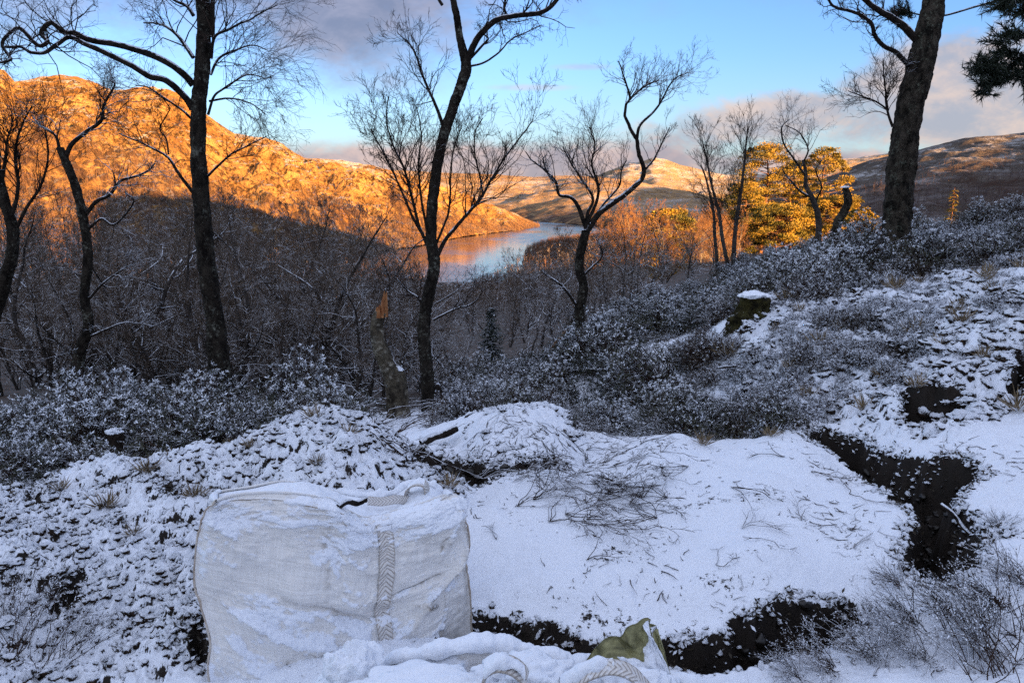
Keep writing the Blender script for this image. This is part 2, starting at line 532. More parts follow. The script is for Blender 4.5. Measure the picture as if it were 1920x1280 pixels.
def ground_detail(x, y):
    """(height, snow cover) of the near ground"""
    r = np.hypot(x, y)
    z = base_h(x, y)
    near = 1 - sstep(10, 16, r)
    wx = 0.05 * fbm(x * 5, y * 5, 0, 4, 31) + 0.018 * fbm(x * 24, y * 24, 0, 3, 61)
    wy = 0.05 * fbm(x * 5, y * 5, 3, 4, 32) + 0.018 * fbm(x * 24, y * 24, 0, 3, 62)
    qx, qy = x + wx, y + wy
    plat = sstep(-0.05, 0.12, poly_sd(qx, qy, PLAT))
    heap = sstep(-0.15, 0.15, poly_sd(qx, qy, HEAP))
    mound = sstep(-0.1, 0.15, poly_sd(qx, qy, MOUND))
    bank = sstep(-0.15, 0.2, poly_sd(qx, qy, BANK))
    rough = np.clip(0.28 + heap * 0.9 + mound * 0.35 + bank * 0.95, 0, 1.15) * (1 - plat * 0.85)
    big = 0.085 * fbm(x * 2.1, y * 2.1, 0, 3, 3) * np.clip(rough, 0.25, 1)
    clod = 0.030 * billow(qx * 6.5, qy * 6.5, 0, 3, 11, 0.58) * rough
    fine = 0.015 * fbm(qx * 21, qy * 21, 0, 3, 21) * (rough * 0.95 + 0.10) + 0.010 * fbm(x * 47, y * 47, 0, 2, 51) * (rough * .8 + .12)
    soft = 0.016 * fbm(x * 5, y * 5, 0, 4, 41)
    z = z + near * (big + clod + fine + soft)
    z = z + (1 - near) * fbm(x * 0.11, y * 0.11, 0, 4, 5) * np.clip(r * 0.02, 0, 1.2)
    cut = np.zeros_like(x)
    for P, dep in PITS:
        c = P.mean(0)
        R = np.hypot(*(P - c).T).max() + 0.4
        s = (np.hypot(x - c[0], y - c[1]) < R)
        if not s.any(): continue
        d = poly_sd(qx[s], qy[s], P)
        cut[s] = np.maximum(cut[s], dep * sstep(-0.015, 0.085, d))
    z = z - cut * (0.88 + 0.5 * fbm(x * 6, y * 6, 0, 3, 77))
    z = z + 0.065 * sstep(-0.02, 0.24, poly_sd(x + wx * 0.5, y + wy * 0.5, PLAT)) * near
    # footprint pressed in the platform
    fp = hit(1212, 1142)
    a = ((x - fp[0]) / 0.055) ** 2 + ((y - fp[1]) / 0.13) ** 2
    z = z - 0.014 * (1 - sstep(0.7, 1.2, a))
    cover = (clod / 0.04) * 0.13 + (fine / 0.02) * 0.07
    s = 0.82 + plat * 0.08 + cover * 1.2 - rough * 0.17 - sstep(0.03, 0.09, cut) * 1.6 + 0.16 * fbm(x * 1.3, y * 1.3, 0, 3, 91) - plat * 0.17 * sstep(0.0, 0.6, fbm(x * 3.1, y * 4.5, 0, 3, 92)) - 0.13 * plat + plat * 0.16 * fbm(x * 30, y * 30, 0, 3, 93)
    return z, s, near


def slope_cut(z, x, y, nr, nc):
    Z, X, Y = (a.reshape(nr, nc) for a in (z, x, y))
    P = np.stack([X, Y, Z], -1)
    a = np.gradient(P, axis=0)
    b = np.gradient(P, axis=1)
    n = np.cross(b, a)
    n /= np.linalg.norm(n, axis=-1)[..., None] + 1e-12
    return np.abs(n[..., 2]).ravel()

M_ground = mat_ground()
NTH = 860
th = np.linspace(-1.02, 1.02, NTH)
rr = np.concatenate([np.exp(np.linspace(math.log(0.8), math.log(2.2), 60, endpoint=False)),
                     np.exp(np.linspace(math.log(2.2), math.log(6.5), 340, endpoint=False)),
                     np.exp(np.linspace(math.log(6.5), math.log(16), 130, endpoint=False)),
                     np.exp(np.linspace(math.log(16), math.log(1700), 130))])
NR = len(rr)
GX = (rr[:, None] * np.sin(th)[None]).ravel()
GY = (rr[:, None] * np.cos(th)[None]).ravel()
GZ, GS, GN = ground_detail(GX, GY)
gnz = slope_cut(GZ, GX, GY, NR, NTH)
GS = GS - (1 - sstep(0.28, 0.72, gnz)) * 0.46 * GN
far_r = np.hypot(GX, GY)
forest = sstep(7.5, 11, far_r)
GS = GS * (1 - forest) + forest * (0.10 + 0.2 * fbm(GX * 0.3, GY * 0.3, 0, 3, 15))
g = link("ground", mesh_np("ground", np.stack([GX, GY, GZ], 1), [grid_faces(NR, NTH)], M_ground, {'snow': GS, 'forest': forest}))
tag(g, kind='structure')


class HS:
    """height of the finished ground at a spot"""
    lr = np.log(rr)
    Z = GZ.reshape(NR, NTH)
    @classmethod
    def at(c, x, y):
        i = np.interp(np.log(np.hypot(x, y)), c.lr, np.arange(NR))
        j = np.interp(np.arctan2(x, y), th, np.arange(NTH))
        i0 = np.minimum(np.floor(i).astype(int), NR - 2); j0 = np.minimum(np.floor(j).astype(int), NTH - 2)
        a, b = i - i0, j - j0
        return (c.Z[i0, j0] * (1 - a) * (1 - b) + c.Z[i0 + 1, j0] * a * (1 - b) + c.Z[i0, j0 + 1] * (1 - a) * b + c.Z[i0 + 1, j0 + 1] * a * b)

gh = HS.at

# ---------------------------------------------------------------- lake
LAKE_Z = -60.0
lk = mesh_np("lake", [(-900, 380, LAKE_Z), (1500, 380, LAKE_Z), (1500, 2700, LAKE_Z), (-900, 2700, LAKE_Z)], [[(0, 1, 2, 3)]], mat_water(), smooth=False)
tag(link("lake", lk), kind='structure')

# ---------------------------------------------------------------- hills
def hill(name, ridge, base, mat, seed, amp, wl, shape=1.0, wood=(0, 0), nr=190, nc=420, back=0.8, crag=0.0):
    """a hillside between a foot line and a skyline, then falling away behind.  ridge, base: (px, py, distance)"""
    ridge, base = np.array(ridge, float), np.array(base, float)
    px = np.linspace(ridge[0, 0], ridge[-1, 0], nc)
    def line(L):
        py = np.interp(px, L[:, 0], L[:, 1]); Y = np.interp(px, L[:, 0], L[:, 2])
        return np.array([W(a, b, c) for a, b, c in zip(px, py, Y)])
    R, B = line(ridge), line(base)
    t = np.linspace(0, 1, nr)[:, None]
    prof = t ** shape
    prof = prof * 0.7 + 0.3 * sstep(0, 1, t)
    X = B[None, :, 0] + (R - B)[None, :, 0] * t
    Y = B[None, :, 1] + (R - B)[None, :, 1] * t
    Z = B[None, :, 2] + (R - B)[None, :, 2] * prof
    env = np.sin(np.pi * np.clip(t, 0, 1)) ** 0.7 * sstep(0, 0.07, 1 - np.linspace(0, 1, nc))[None]
    n = fbm(X / wl, Y / wl, 0, 6, seed, 0.52)
    rid = billow(X / wl * 0.6, Y / wl * 0.6, 0, 4, seed + 9, 0.5)
    Z = Z + amp * (n * 0.9 + rid * 0.45) * env + amp * 0.14 * fbm(X / wl * 5, Y / wl * 5, 0, 3, seed + 4) * np.clip(env + .35 * sstep(0, 0.07, 1 - np.linspace(0, 1, nc))[None], 0, 1)
    if crag: Z = Z + crag * amp * (billow(X / wl * 2.6, Y / wl * 2.6, 0, 4, seed + 21, 0.6) - 0.3) * env
    tb = np.linspace(0.05, 1, 16)[:, None]
    dirn = R[:, :2] / np.linalg.norm(R[:, :2], axis=1)[:, None]
    L = np.linalg.norm(R[:, :2] - B[:, :2], axis=1)[None]
    Xb = X[-1][None] + dirn[None, :, 0] * tb * L * back
    Yb = Y[-1][None] + dirn[None, :, 1] * tb * L * back
    Zb = Z[-1][None] - (R - B)[None, :, 2] * tb ** 1.5
    X, Y, Z = np.vstack([X, Xb]), np.vstack([Y, Yb]), np.vstack([Z, Zb])
    w = np.zeros_like(Z)
    if wood[1] > 0:
        tt = np.vstack([np.broadcast_to(t, (nr, nc)), np.ones((16, nc))])
        w = (1 - sstep(wood[0], wood[1], tt + 0.16 * fbm(X / 120, Y / 120, 0, 4, seed + 2)))
    o = link(name, mesh_np(name, np.stack([X, Y, Z], -1).reshape(-1, 3), [grid_faces(nr + 16, nc)], mat, {'wood': w}))
    tag(o, kind='structure')
    return X, Y, Z, t

M_hl = mat_hill("bracken_hill", (0.25, 0.12, 0.035), (0.45, 0.26, 0.09), 0.06, (0.06, 0.034, 0.014), 1.0)
M_hf = mat_hill("far_hill", (0.36, 0.215, 0.10), (0.48, 0.31, 0.16), -0.05, (0.18, 0.11, 0.06), 0.45)
M_hp = mat_hill("far_snowy_hill", (0.30, 0.19, 0.10), (0.42, 0.28, 0.16), 0.0, (0.16, 0.15, 0.1), 0.4)
M_hr = mat_hill("moor_hill", (0.10, 0.08, 0.065), (0.15, 0.12, 0.095), -0.02, (0.05, 0.036, 0.03), 0.6)
HL = hill("hill", [(-500,60,850),(-250,105,900),(-20,128,960),(8,132,980),(28,155,1000),(60,152,1030),(110,146,1050),(150,150,1060),(190,163,1080),(215,172,1090),(290,167,1110),(330,180,1130),(400,225,1160),(440,252,1180),(500,262,1210),(530,275,1230),(570,296,1250),(640,300,1290),(700,312,1330),(760,330,1370),(820,350,1420),(880,372,1470),(940,393,1540),(985,410,1600),(1012,421,1640)],
     [(-500,530,420),(0,524,470),(300,520,540),(500,510,640),(700,474,860),(780,461,940),(870,443,1180),(950,433,1350),(1012,426,1560)],
     M_hl, 3, 22, 120, 1.15, (0.30, 0.46), 280, 620, crag=0.30)
HF = hill("far_hillside", [(620,315,3300),(760,320,3300),(880,326,3300),(940,329,3300),(1000,333,3300),(1060,329,3300),(1120,332,3300),(1180,340,3300),(1260,352,3200),(1340,372,3100),(1420,390,3000),(1500,400,2900)],
     [(620,409,2100),(880,411,2070),(960,413,1980),(1030,417,1800),(1100,421,1620),(1200,424,1500),(1500,424,1450)], M_hf, 21, 26, 420, 1.0, (0.04, 0.2), 130, 330)
hill("far_mountain", [(850,345,5600),(1040,340,5600),(1120,330,5600),(1150,318,5600),(1180,306,5600),(1205,303,5600),(1225,296,5600),(1245,300,5600),(1270,309,5600),(1310,318,5600),(1360,328,5600),(1420,328,5600),(1500,312,5600),(1570,300,5600),(1610,296,5600),(1640,291,5600),(1670,288,5600),(1760,290,5600),(1900,300,5600)],
     [(850,395,3600),(1900,395,3600)], M_hp, 35, 55, 700, 1.1, (0, 0), 130, 330)
HR = hill("moorland_hill", [(1440,372,1900),(1500,350,1900),(1590,320,1900),(1630,306,1900),(1660,298,1900),(1750,275,1900),(1800,265,1900),(1830,259,1900),(1920,249,1900),(2100,225,1900),(2500,190,1900)],
     [(1440,425,900),(1700,425,850),(2500,420,800)], M_hr, 51, 22, 260, 1.0, (0.25, 0.55), 150, 300)

# unseen slope added behind the viewer, crest shaped so it hides the low sun from the valley and lets it reach the far hills
su = np.array([math.cos(SUN_AZ), math.sin(SUN_AZ)])         # across the light
def sh_top(u, T):     # height of the shade above the line u at t = 0, plus what the distance to the ridge adds
    z0 = np.interp(u, [-1500,-400,0,34,48,60,110,150,185,230,330,400,470,560,660,760,900,1100,1200,1350,1500,1650,1916,2134,2350,2600],
                      [  60,   40, 26,17, 2,-2,-3, -3, 28, 82, 80, 74, 50, 22, 6, 6, 26, 56, 60, 78, 95, 125, 165, 195, 175, 0])
    z0 = z0 + sstep(170, 260, u) * (5.0 * fbm(u / 40.0, 0 * u, 0, 4, 17) + 3.0 * np.abs(fbm(u / 9.0, 0 * u, 0, 3, 18)))
    return z0 + T * math.tan(SUN_EL)
uu = np.linspace(-1500, 2700, 2101)
tt = np.array([-2, -8, -20, -45, -80, -120, -160, -200, -260, -340, -600.0])
pr = np.array([0.0, 0.03, 0.08, 0.2, 0.4, 0.65, 0.88, 1.0, 0.95, 0.8, 0.1])
top = sh_top(uu, 200.0)
HX = uu[None] * su[0] + (-tt[:, None]) * SH[0]
HY = uu[None] * su[1] + (-tt[:, None]) * SH[1]
low = np.where(uu < 60, -0.6, -62)[None] * np.ones((11, 1))
HZ = low + (top[None] - low) * pr[:, None]
nb = mesh_np("hillside", np.stack([HX, HY, HZ], -1).reshape(-1, 3), [grid_faces(11, 2101)], M_hr, {'wood': np.zeros(HX.size)})
tag(link("hillside", nb), kind='structure')
# ---------------------------------------------------------------- plant materials
def mat_bark(name, c1, c2, lichen, lich_amt=0.5, snow=0.75, scale=14, streak=True):
    m, t, b = new_mat(name, 0.95, 0.1)
    P = t.tc('Object')
    q = t.vscale(P, (1, 1, 0.55)) if streak else P
    n = t.noise(q, scale, 6, 0.7, 0.3)
    n2 = t.noise(P, scale * 2.6, 4, 0.65)
    nl = t.noise(P, scale * 0.45, 5, 0.65)
    c = t.mix(t.ss(n, 0.35, 0.65), c1, c2)
    c = t.mix(t.math('MULTIPLY', t.ss(t.math('ADD', t.math('MULTIPLY', nl, 0.5), t.math('MULTIPLY', n2, 0.5)), 0.60 - 0.14 * lich_amt, 0.66), min(1, lich_amt * 1.5)), c, lichen)
    nz = t.sep(t.geo('Normal'))[2]
    s = t.ss(t.math('ADD', nz, t.math('MULTIPLY', t.math('SUBTRACT', t.noise(P, 9, 3, 0.6), 0.5), 1.6)), 1.0 - snow * 0.55, 1.12 - snow * 0.5)
    snow_mix(t, b, c, s)
    t.put(b.inputs['Normal'], t.bump(t.math('ADD', n, t.math('MULTIPLY', n2, 0.6)), 1.0, 0.05))
    return m


def mat_twig(name, c1, c2, snow=0.5):
    m, t, b = new_mat(name, 0.9, 0.1)
    P = t.geo('Position')
    c = t.mix(t.ss(t.noise(P, 2.0, 4, 0.6), 0.35, 0.65), c1, c2)
    nz = t.sep(t.geo('Normal'))[2]
    s = t.ss(t.math('ADD', nz, t.math('MULTIPLY', t.math('SUBTRACT', t.noise(P, 5, 3, 0.6), 0.5), 2.2)), 1.15 - snow * 0.7, 1.3 - snow * 0.7)
    snow_mix(t, b, c, s)
    return m


def mat_leaf(name, c1, c2, snowy=1.0, nscale=1.5):
    m, t, b = new_mat(name, 0.6, 0.3)
    P = t.geo('Position')
    r = t.n.new('ShaderNodeObjectInfo').outputs['Random']
    c = t.mix(t.ss(t.noise(P, nscale, 4, 0.6), 0.35, 0.65), c1, c2)
    a = t.attr('snow')
    s = t.math('ADD', a, t.math('ADD', t.math('MULTIPLY', t.math('SUBTRACT', t.noise(P, 30, 2, 0.5), 0.5), 0.7), t.math('MULTIPLY', t.math('SUBTRACT', r, 0.5), 0.15)))
    s = t.math('MULTIPLY', t.ss(s, 0.45, 0.62), snowy)
    snow_mix(t, b, c, s)
    return m

M_birch = mat_bark("birch_bark", (0.008, 0.006, 0.005), (0.042, 0.034, 0.026), (0.20, 0.20, 0.16), 0.55, 0.5, 12)
M_oakb = mat_bark("rough_bark", (0.006, 0.005, 0.004), (0.075, 0.06, 0.045), (0.17, 0.175, 0.13), 0.5, 0.5, 15)
M_snagb = mat_bark("mossy_bark", (0.02, 0.016, 0.012), (0.11, 0.09, 0.062), (0.33, 0.30, 0.24), 0.8, 0.5, 9)
M_branch = mat_bark("branch_bark", (0.010, 0.008, 0.007), (0.04, 0.03, 0.024), (0.10, 0.10, 0.08), 0.15, 0.95, 8, False)
M_twig = mat_twig("bare_twigs", (0.018, 0.012, 0.009), (0.045, 0.028, 0.022), 0.35)
M_twigs = mat_twig("snowy_twigs", (0.020, 0.014, 0.012), (0.055, 0.036, 0.03), 0.85)
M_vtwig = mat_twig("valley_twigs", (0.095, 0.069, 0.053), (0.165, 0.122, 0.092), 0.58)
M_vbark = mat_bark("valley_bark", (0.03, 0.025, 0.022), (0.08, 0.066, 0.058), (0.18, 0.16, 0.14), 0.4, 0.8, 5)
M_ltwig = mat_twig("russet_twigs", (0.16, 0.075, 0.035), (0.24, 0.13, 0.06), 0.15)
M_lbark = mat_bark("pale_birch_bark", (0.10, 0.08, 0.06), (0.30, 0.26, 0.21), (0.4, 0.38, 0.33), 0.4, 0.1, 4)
M_pine = mat_leaf("pine_needles", (0.10, 0.09, 0.017), (0.32, 0.20, 0.024), 0.0, 0.33)
M_dpine = mat_leaf("dark_needles", (0.010, 0.016, 0.009), (0.022, 0.03, 0.016), 0.55, 1.5)
M_pinebark = mat_bark("pine_bark", (0.06, 0.03, 0.018), (0.22, 0.11, 0.055), (0.2, 0.15, 0.1), 0.1, 0.1, 4)
M_rhodo = mat_leaf("shrub_leaves", (0.018, 0.020, 0.010), (0.055, 0.052, 0.030), 0.92, 2.0)
M_heath = mat_leaf("heather_leaves", (0.022, 0.018, 0.011), (0.066, 0.050, 0.034), 0.92, 2.0)
M_stem = mat_twig("brown_stems", (0.022, 0.014, 0.011), (0.055, 0.034, 0.026), 0.55)

# ---------------------------------------------------------------- tubes and branching
class Paths:
    def __init__(s): s.L = []
    def add(s, P, R): s.L.append((np.asarray(P, float), np.asarray(R, float)))


def tubes(paths, sides=None, origin=(0, 0, 0), thin=4):
    """joins tapering tubes into one vertex / face list"""
    VV, FF, base = [], [], 0
    groups = {}
    for P, R in paths:
        k = sides or (12 if R[0] > .05 else 7 if R[0] > 0.02 else 5 if R[0] > 0.008 else thin if R[0] > .004 else 3)
        groups.setdefault((len(P), k), []).append((P, R))
    for (n, k), L in groups.items():
        P = np.stack([a for a, _ in L]) - np.asarray(origin)
        R = np.stack([b for _, b in L])
        T = np.gradient(P, axis=1)
        T /= np.linalg.norm(T, axis=2, keepdims=True) + 1e-9
        m = np.abs(T.mean(1))
        ref = np.eye(3)[np.argmin(m, 1)][:, None, :]
        A = np.cross(T, ref); A /= np.linalg.norm(A, axis=2, keepdims=True) + 1e-9
        B = np.cross(T, A)
        ang = np.arange(k) * 2 * np.pi / k
        V = P[:, :, None, :] + R[:, :, None, None] * (np.cos(ang)[None, None, :, None] * A[:, :, None, :] + np.sin(ang)[None, None, :, None] * B[:, :, None, :])
        nv = n * k
        f = grid_faces(n, k, True)
        VV.append(V.reshape(-1, 3))
        FF.append((f[None] + (base + np.arange(len(L)) * nv)[:, None, None]).reshape(-1, 4))
        base += len(L) * nv
    return np.concatenate(VV), np.concatenate(FF)


def tube_mesh(name, paths, mat, **kw):
    V, Q = tubes(paths, **kw)
    return mesh_np(name, V, [Q], mat)


def rot_about(v, axis, a):
    axis = axis / (np.linalg.norm(axis) + 1e-9)
    return v * math.cos(a) + np.cross(axis, v) * math.sin(a) + axis * axis.dot(v) * (1 - math.cos(a))


def grow(out, rng, start, dirn, length, r, level, maxl, crook=0.25, up=0.1, spread=0.8, kids=(4, 6), ratio=0.6, rmin=0.0028, fromf=0.25, nseg=None):
    n = nseg or (7 if level == 0 else 6 if level < maxl else 5)
    step = length / (n - 1)
    p = np.array(start, float); d = np.array(dirn, float) / np.linalg.norm(dirn)
    P = [p.copy()]; D = [d.copy()]
    for i in range(n - 1):
        d = d + rng.normal(0, crook, 3); d[2] += up * (1 if level < maxl else .6)
        d /= np.linalg.norm(d)
        p = p + d * step
        P.append(p.copy()); D.append(d.copy())
    R = np.maximum(np.linspace(r, r * 0.35, n), rmin)
    if level >= maxl: R = np.linspace(max(r * .8, rmin), rmin * 0.7, n)
    out.add(P, R)
    if level >= maxl: return
    for c in range(rng.integers(kids[0], kids[1] + 1)):
        f = fromf + (1 - fromf) * rng.random() ** 0.8
        x = f * (n - 1); i = min(int(x), n - 2)
        q = P[i] + (P[i + 1] - P[i]) * (x - i)
        ax = np.cross(D[i], rng.normal(size=3))
        nd = rot_about(D[i], ax, spread * rng.uniform(0.6, 1.25))
        grow(out, rng, q, nd, length * ratio * rng.uniform(0.6, 1.15) * (1.1 - 0.45 * f), max(rmin, np.interp(x, range(n), R) * 0.6), level + 1, maxl, crook, up, spread, kids, ratio, rmin, 0.15)


def sprout_along(out, rng, P, R, n, lmin, lmax, maxl=2, f0=0.2, f1=1.0, bias=(0, 0, 0.2), **kw):
    """side branches along a limb given as a polyline"""
    P = np.asarray(P); m = len(P)
    for k in range(n):
        f = f0 + (f1 - f0) * rng.random()
        x = f * (m - 1); i = min(int(x), m - 2)
        q = P[i] + (P[i + 1] - P[i]) * (x - i)
        T = P[i + 1] - P[i]; T = T / (np.linalg.norm(T) + 1e-9)
        ax = np.cross(T, rng.normal(size=3))
        d = rot_about(T, ax, rng.uniform(0.5, 1.15)) + np.array(bias)
        r = min(np.interp(x, range(m), R) * 0.4, 0.0075)
        grow(out, rng, q, d, rng.uniform(lmin, lmax) * (1.15 - 0.5 * f), max(r, kw.get('rmin', .002) * 1.5), 0, maxl, **kw)


def bark_trunk(name, P, R, mat, rng, origin, sides=30, n=80, rough=0.15, seed=0, cap=True):
    P = catmull(P, n); R = np.interp(np.linspace(0, 1, n), np.linspace(0, 1, len(R)), R)
    P = P - np.asarray(origin)
    T = np.gradient(P, axis=0); T /= np.linalg.norm(T, axis=1, keepdims=True)
    A = np.cross(T, (0.3, 0.95, 0.05)); A /= np.linalg.norm(A, axis=1, keepdims=True)
    B = np.cross(T, A)
    a = np.arange(sides) * 2 * np.pi / sides
    dirs = np.cos(a)[None, :, None] * A[:, None] + np.sin(a)[None, :, None] * B[:, None]
    Q = P[:, None] + R[:, None, None] * dirs
    k = 1.0 / (R.mean() * 1.1)
    nz = fbm(Q[..., 0] * k, Q[..., 1] * k, Q[..., 2] * k * 0.6, 3, seed) * 1.0 + 0.6 * fbm(Q[..., 0] * k * 4, Q[..., 1] * k * 4, Q[..., 2] * k * 2.4, 3, seed + 5)
    Q = Q + dirs * (R[:, None] * rough * nz)[..., None]
    V = Q.reshape(-1, 3)
    fs = [grid_faces(n, sides, True)]
    if cap:
        V = np.vstack([V, P[-1] + T[-1] * R[-1] * 0.3])
        j = np.arange(sides)
        fs.append(np.stack([(n - 1) * sides + j, (n - 1) * sides + (j + 1) % sides, np.full(sides, n * sides)], 1))
    return mesh_np(name, V, fs, mat)


def px_line(L, Y, dy=0.0, seed=0, wob=0.0):
    """(px, py[, extra depth]) list -> points at about Y metres ahead"""
    out = []
    for i, p in enumerate(L):
        yy = Y + (p[2] if len(p) > 2 else dy * i)
        out.append(W(p[0], p[1], yy))
    return np.array(out)


def pw(w, Y):   # half width in metres of something w photo pixels wide
    return 0.5 * w * Y / F * 0.85


def hero(name, label, cat, Y, trunk, widths, limbs, mat, seed, group=None, trunk_twigs=None, twigmat=None, sink=0.25, wk=1.0):
    """a tree near the viewer: trunk and main limbs follow the photo, twigs grow from them.
    limbs: dict(pts, w0, w1, n, l, maxl, ...)"""
    rng = np.random.default_rng(seed)
    TP = px_line(trunk, Y)
    b = TP[0].copy()
    gz = float(gh(np.array([b[0]]), np.array([b[1]]))[0])
    b[2] = min(b[2], gz) - sink if abs(b[2] - gz) < 1.2 else b[2] - sink
    root = empty(name, (TP[0][0], TP[0][1], gz), label, cat, group)
    o = np.array(root.location)
    TP = np.vstack([b, TP])
    R = [pw(widths[0] * 1.15 * wk, Y)] + [pw(w * wk, Y) for w in widths]
    link('trunk', bark_trunk('trunk', TP, R, mat, rng, o, n=max(110, 14 * len(TP)), seed=seed), root)
    twm = twigmat or M_twig
    for i, L in enumerate(limbs):
        P = px_line(L['pts'], Y + L.get('y', 0), L.get('dy', 0.0))
        n = 6 * len(P)
        P = catmull(P, n)
        kn = L.get('knob', 0.012)
        P = P + np.stack([fbm(P[:, 0] * 5, P[:, 2] * 5, j * 3.3, 3, seed + i) for j in range(3)], 1) * kn * np.linspace(0.2, 1, n)[:, None]
        R = np.linspace(pw(L['w0'], Y), pw(L['w1'], Y), n)
        br = Paths(); br.add(P, R)
        bo = link('branch', tube_mesh('branch', br.L, M_branch if R[0] > 0.012 else twm, origin=o, sides=9), root)
        tw = Paths()
        if L.get('n', 0):
            sprout_along(tw, rng, P, R, int(L['n'] * 1.35), L['l'][0] * 0.6, L['l'][1] * 1.05, L.get('maxl', 2), L.get('f0', 0.25), 1.0, L.get('bias', (0, 0, 0.25)),
                         **dict(dict(crook=0.2, up=0.08, spread=0.7, kids=(3, 5), ratio=0.62, rmin=0.0026 * max(1, Y / 9)), **L.get('kw', {})))
            link('twigs', tube_mesh('twigs', tw.L, twm, origin=o), bo)
    if trunk_twigs:
        tw = Paths()
        Rt = np.array(R)
        n, l0, l1, f0, f1, bias, kw = trunk_twigs
        PP = catmull(TP, 60)
        sprout_along(tw, rng, PP, np.full(60, 0.03), n, l0, l1, 2, f0, f1, bias, **dict(dict(crook=0.2, up=0.05, spread=0.7, kids=(4, 6), ratio=0.6, rmin=0.0026 * max(1, Y / 9)), **kw))
        link('twigs', tube_mesh('twigs', tw.L, twm, origin=o), root)
    return root

BIR = dict(crook=0.19, up=-0.05, spread=0.6, kids=(4, 6), ratio=0.62, rmin=0.0014)
GN = dict(crook=0.34, up=0.08, spread=0.85, kids=(3, 6), ratio=0.6, rmin=0.0014)
UPR = dict(crook=0.24, up=0.09, spread=0.62, kids=(3, 6), ratio=0.58, rmin=0.0014)

# the tall birch on the left
hero('birch_tree', 'tall dark birch with two long arching boughs reaching left over the hill', 'tree', 9.0,
     [(412,706),(408,650),(400,580),(388,500),(381,420),(375,340),(371,270),(373,200),(379,130),(382,60),(380,-20),(378,-120)],
     [58,50,44,44,40,38,37,36,34,33,31,28],
     [dict(pts=[(362,205),(345,180,),(310,150),(280,143),(245,122),(200,100),(160,83),(130,70),(108,82),(85,97),(60,98),(40,88),(10,88)], w0=15, w1=5, n=16, l=(0.3,0.8), f0=0.5, dy=-0.06, kw=GN),
      dict(pts=[(362,160),(345,140),(315,118),(270,98),(215,83),(170,76),(140,62),(120,60),(95,42),(78,62),(88,78),(70,85),(40,55),(20,60),(5,85),(20,110),(0,118)], w0=15, w1=5, n=18, l=(0.3,0.9), f0=0.45, dy=-0.05, kw=GN),
      dict(pts=[(362,108),(340,75),(315,52),(300,45),(270,42)], w0=9, w1=3, n=14, l=(0.4,0.9), maxl=2, kw=BIR, dy=0.1, f0=0.1),
      dict(pts=[(363,30),(350,12),(325,0),(310,-12)], w0=8, w1=4, n=9, l=(0.4,0.9), kw=BIR, f0=0.2),
      dict(pts=[(396,110),(402,70),(430,55),(460,40),(490,25),(520,10)], w0=7, w1=2, n=16, l=(0.4,1.0), kw=BIR, dy=-0.1, f0=0.1),
      dict(pts=[(395,140),(410,110),(440,95),(475,85),(500,95)], w0=6, w1=2, n=16, l=(0.4,1.0), kw=BIR, dy=0.12, f0=0.1),
      dict(pts=[(390,215),(402,180),(430,160),(465,140),(500,150)], w0=6, w1=2, n=16, l=(0.4,1.0), kw=BIR, f0=0.1, dy=-0.06),
      dict(pts=[(397,70),(398,30),(400,-10),(410,-50)], w0=12, w1=8, n=10, l=(0.5,1.0), kw=BIR),
      dict(pts=[(358,222),(340,205),(310,185),(280,165),(255,160)], w0=6, w1=2, n=12, l=(0.3,0.7), kw=BIR),
      dict(pts=[(362,362),(335,325),(315,295),(280,275),(250,262),(225,250)], w0=8, w1=2.5, n=14, l=(0.25,0.6), kw=GN),
      dict(pts=[(316,290),(312,262),(300,240),(318,205),(300,180)], w0=4, w1=2, n=10, l=(0.2,0.5), kw=GN),
      dict(pts=[(390,330),(410,310),(440,285),(470,270),(500,255)], w0=6, w1=2, n=12, l=(0.3,0.7), kw=UPR),
      dict(pts=[(392,190),(430,185),(470,195),(500,215)], w0=5, w1=2, n=14, l=(0.3,0.8), kw=BIR)],
     M_birch, 11, wk=0.88)
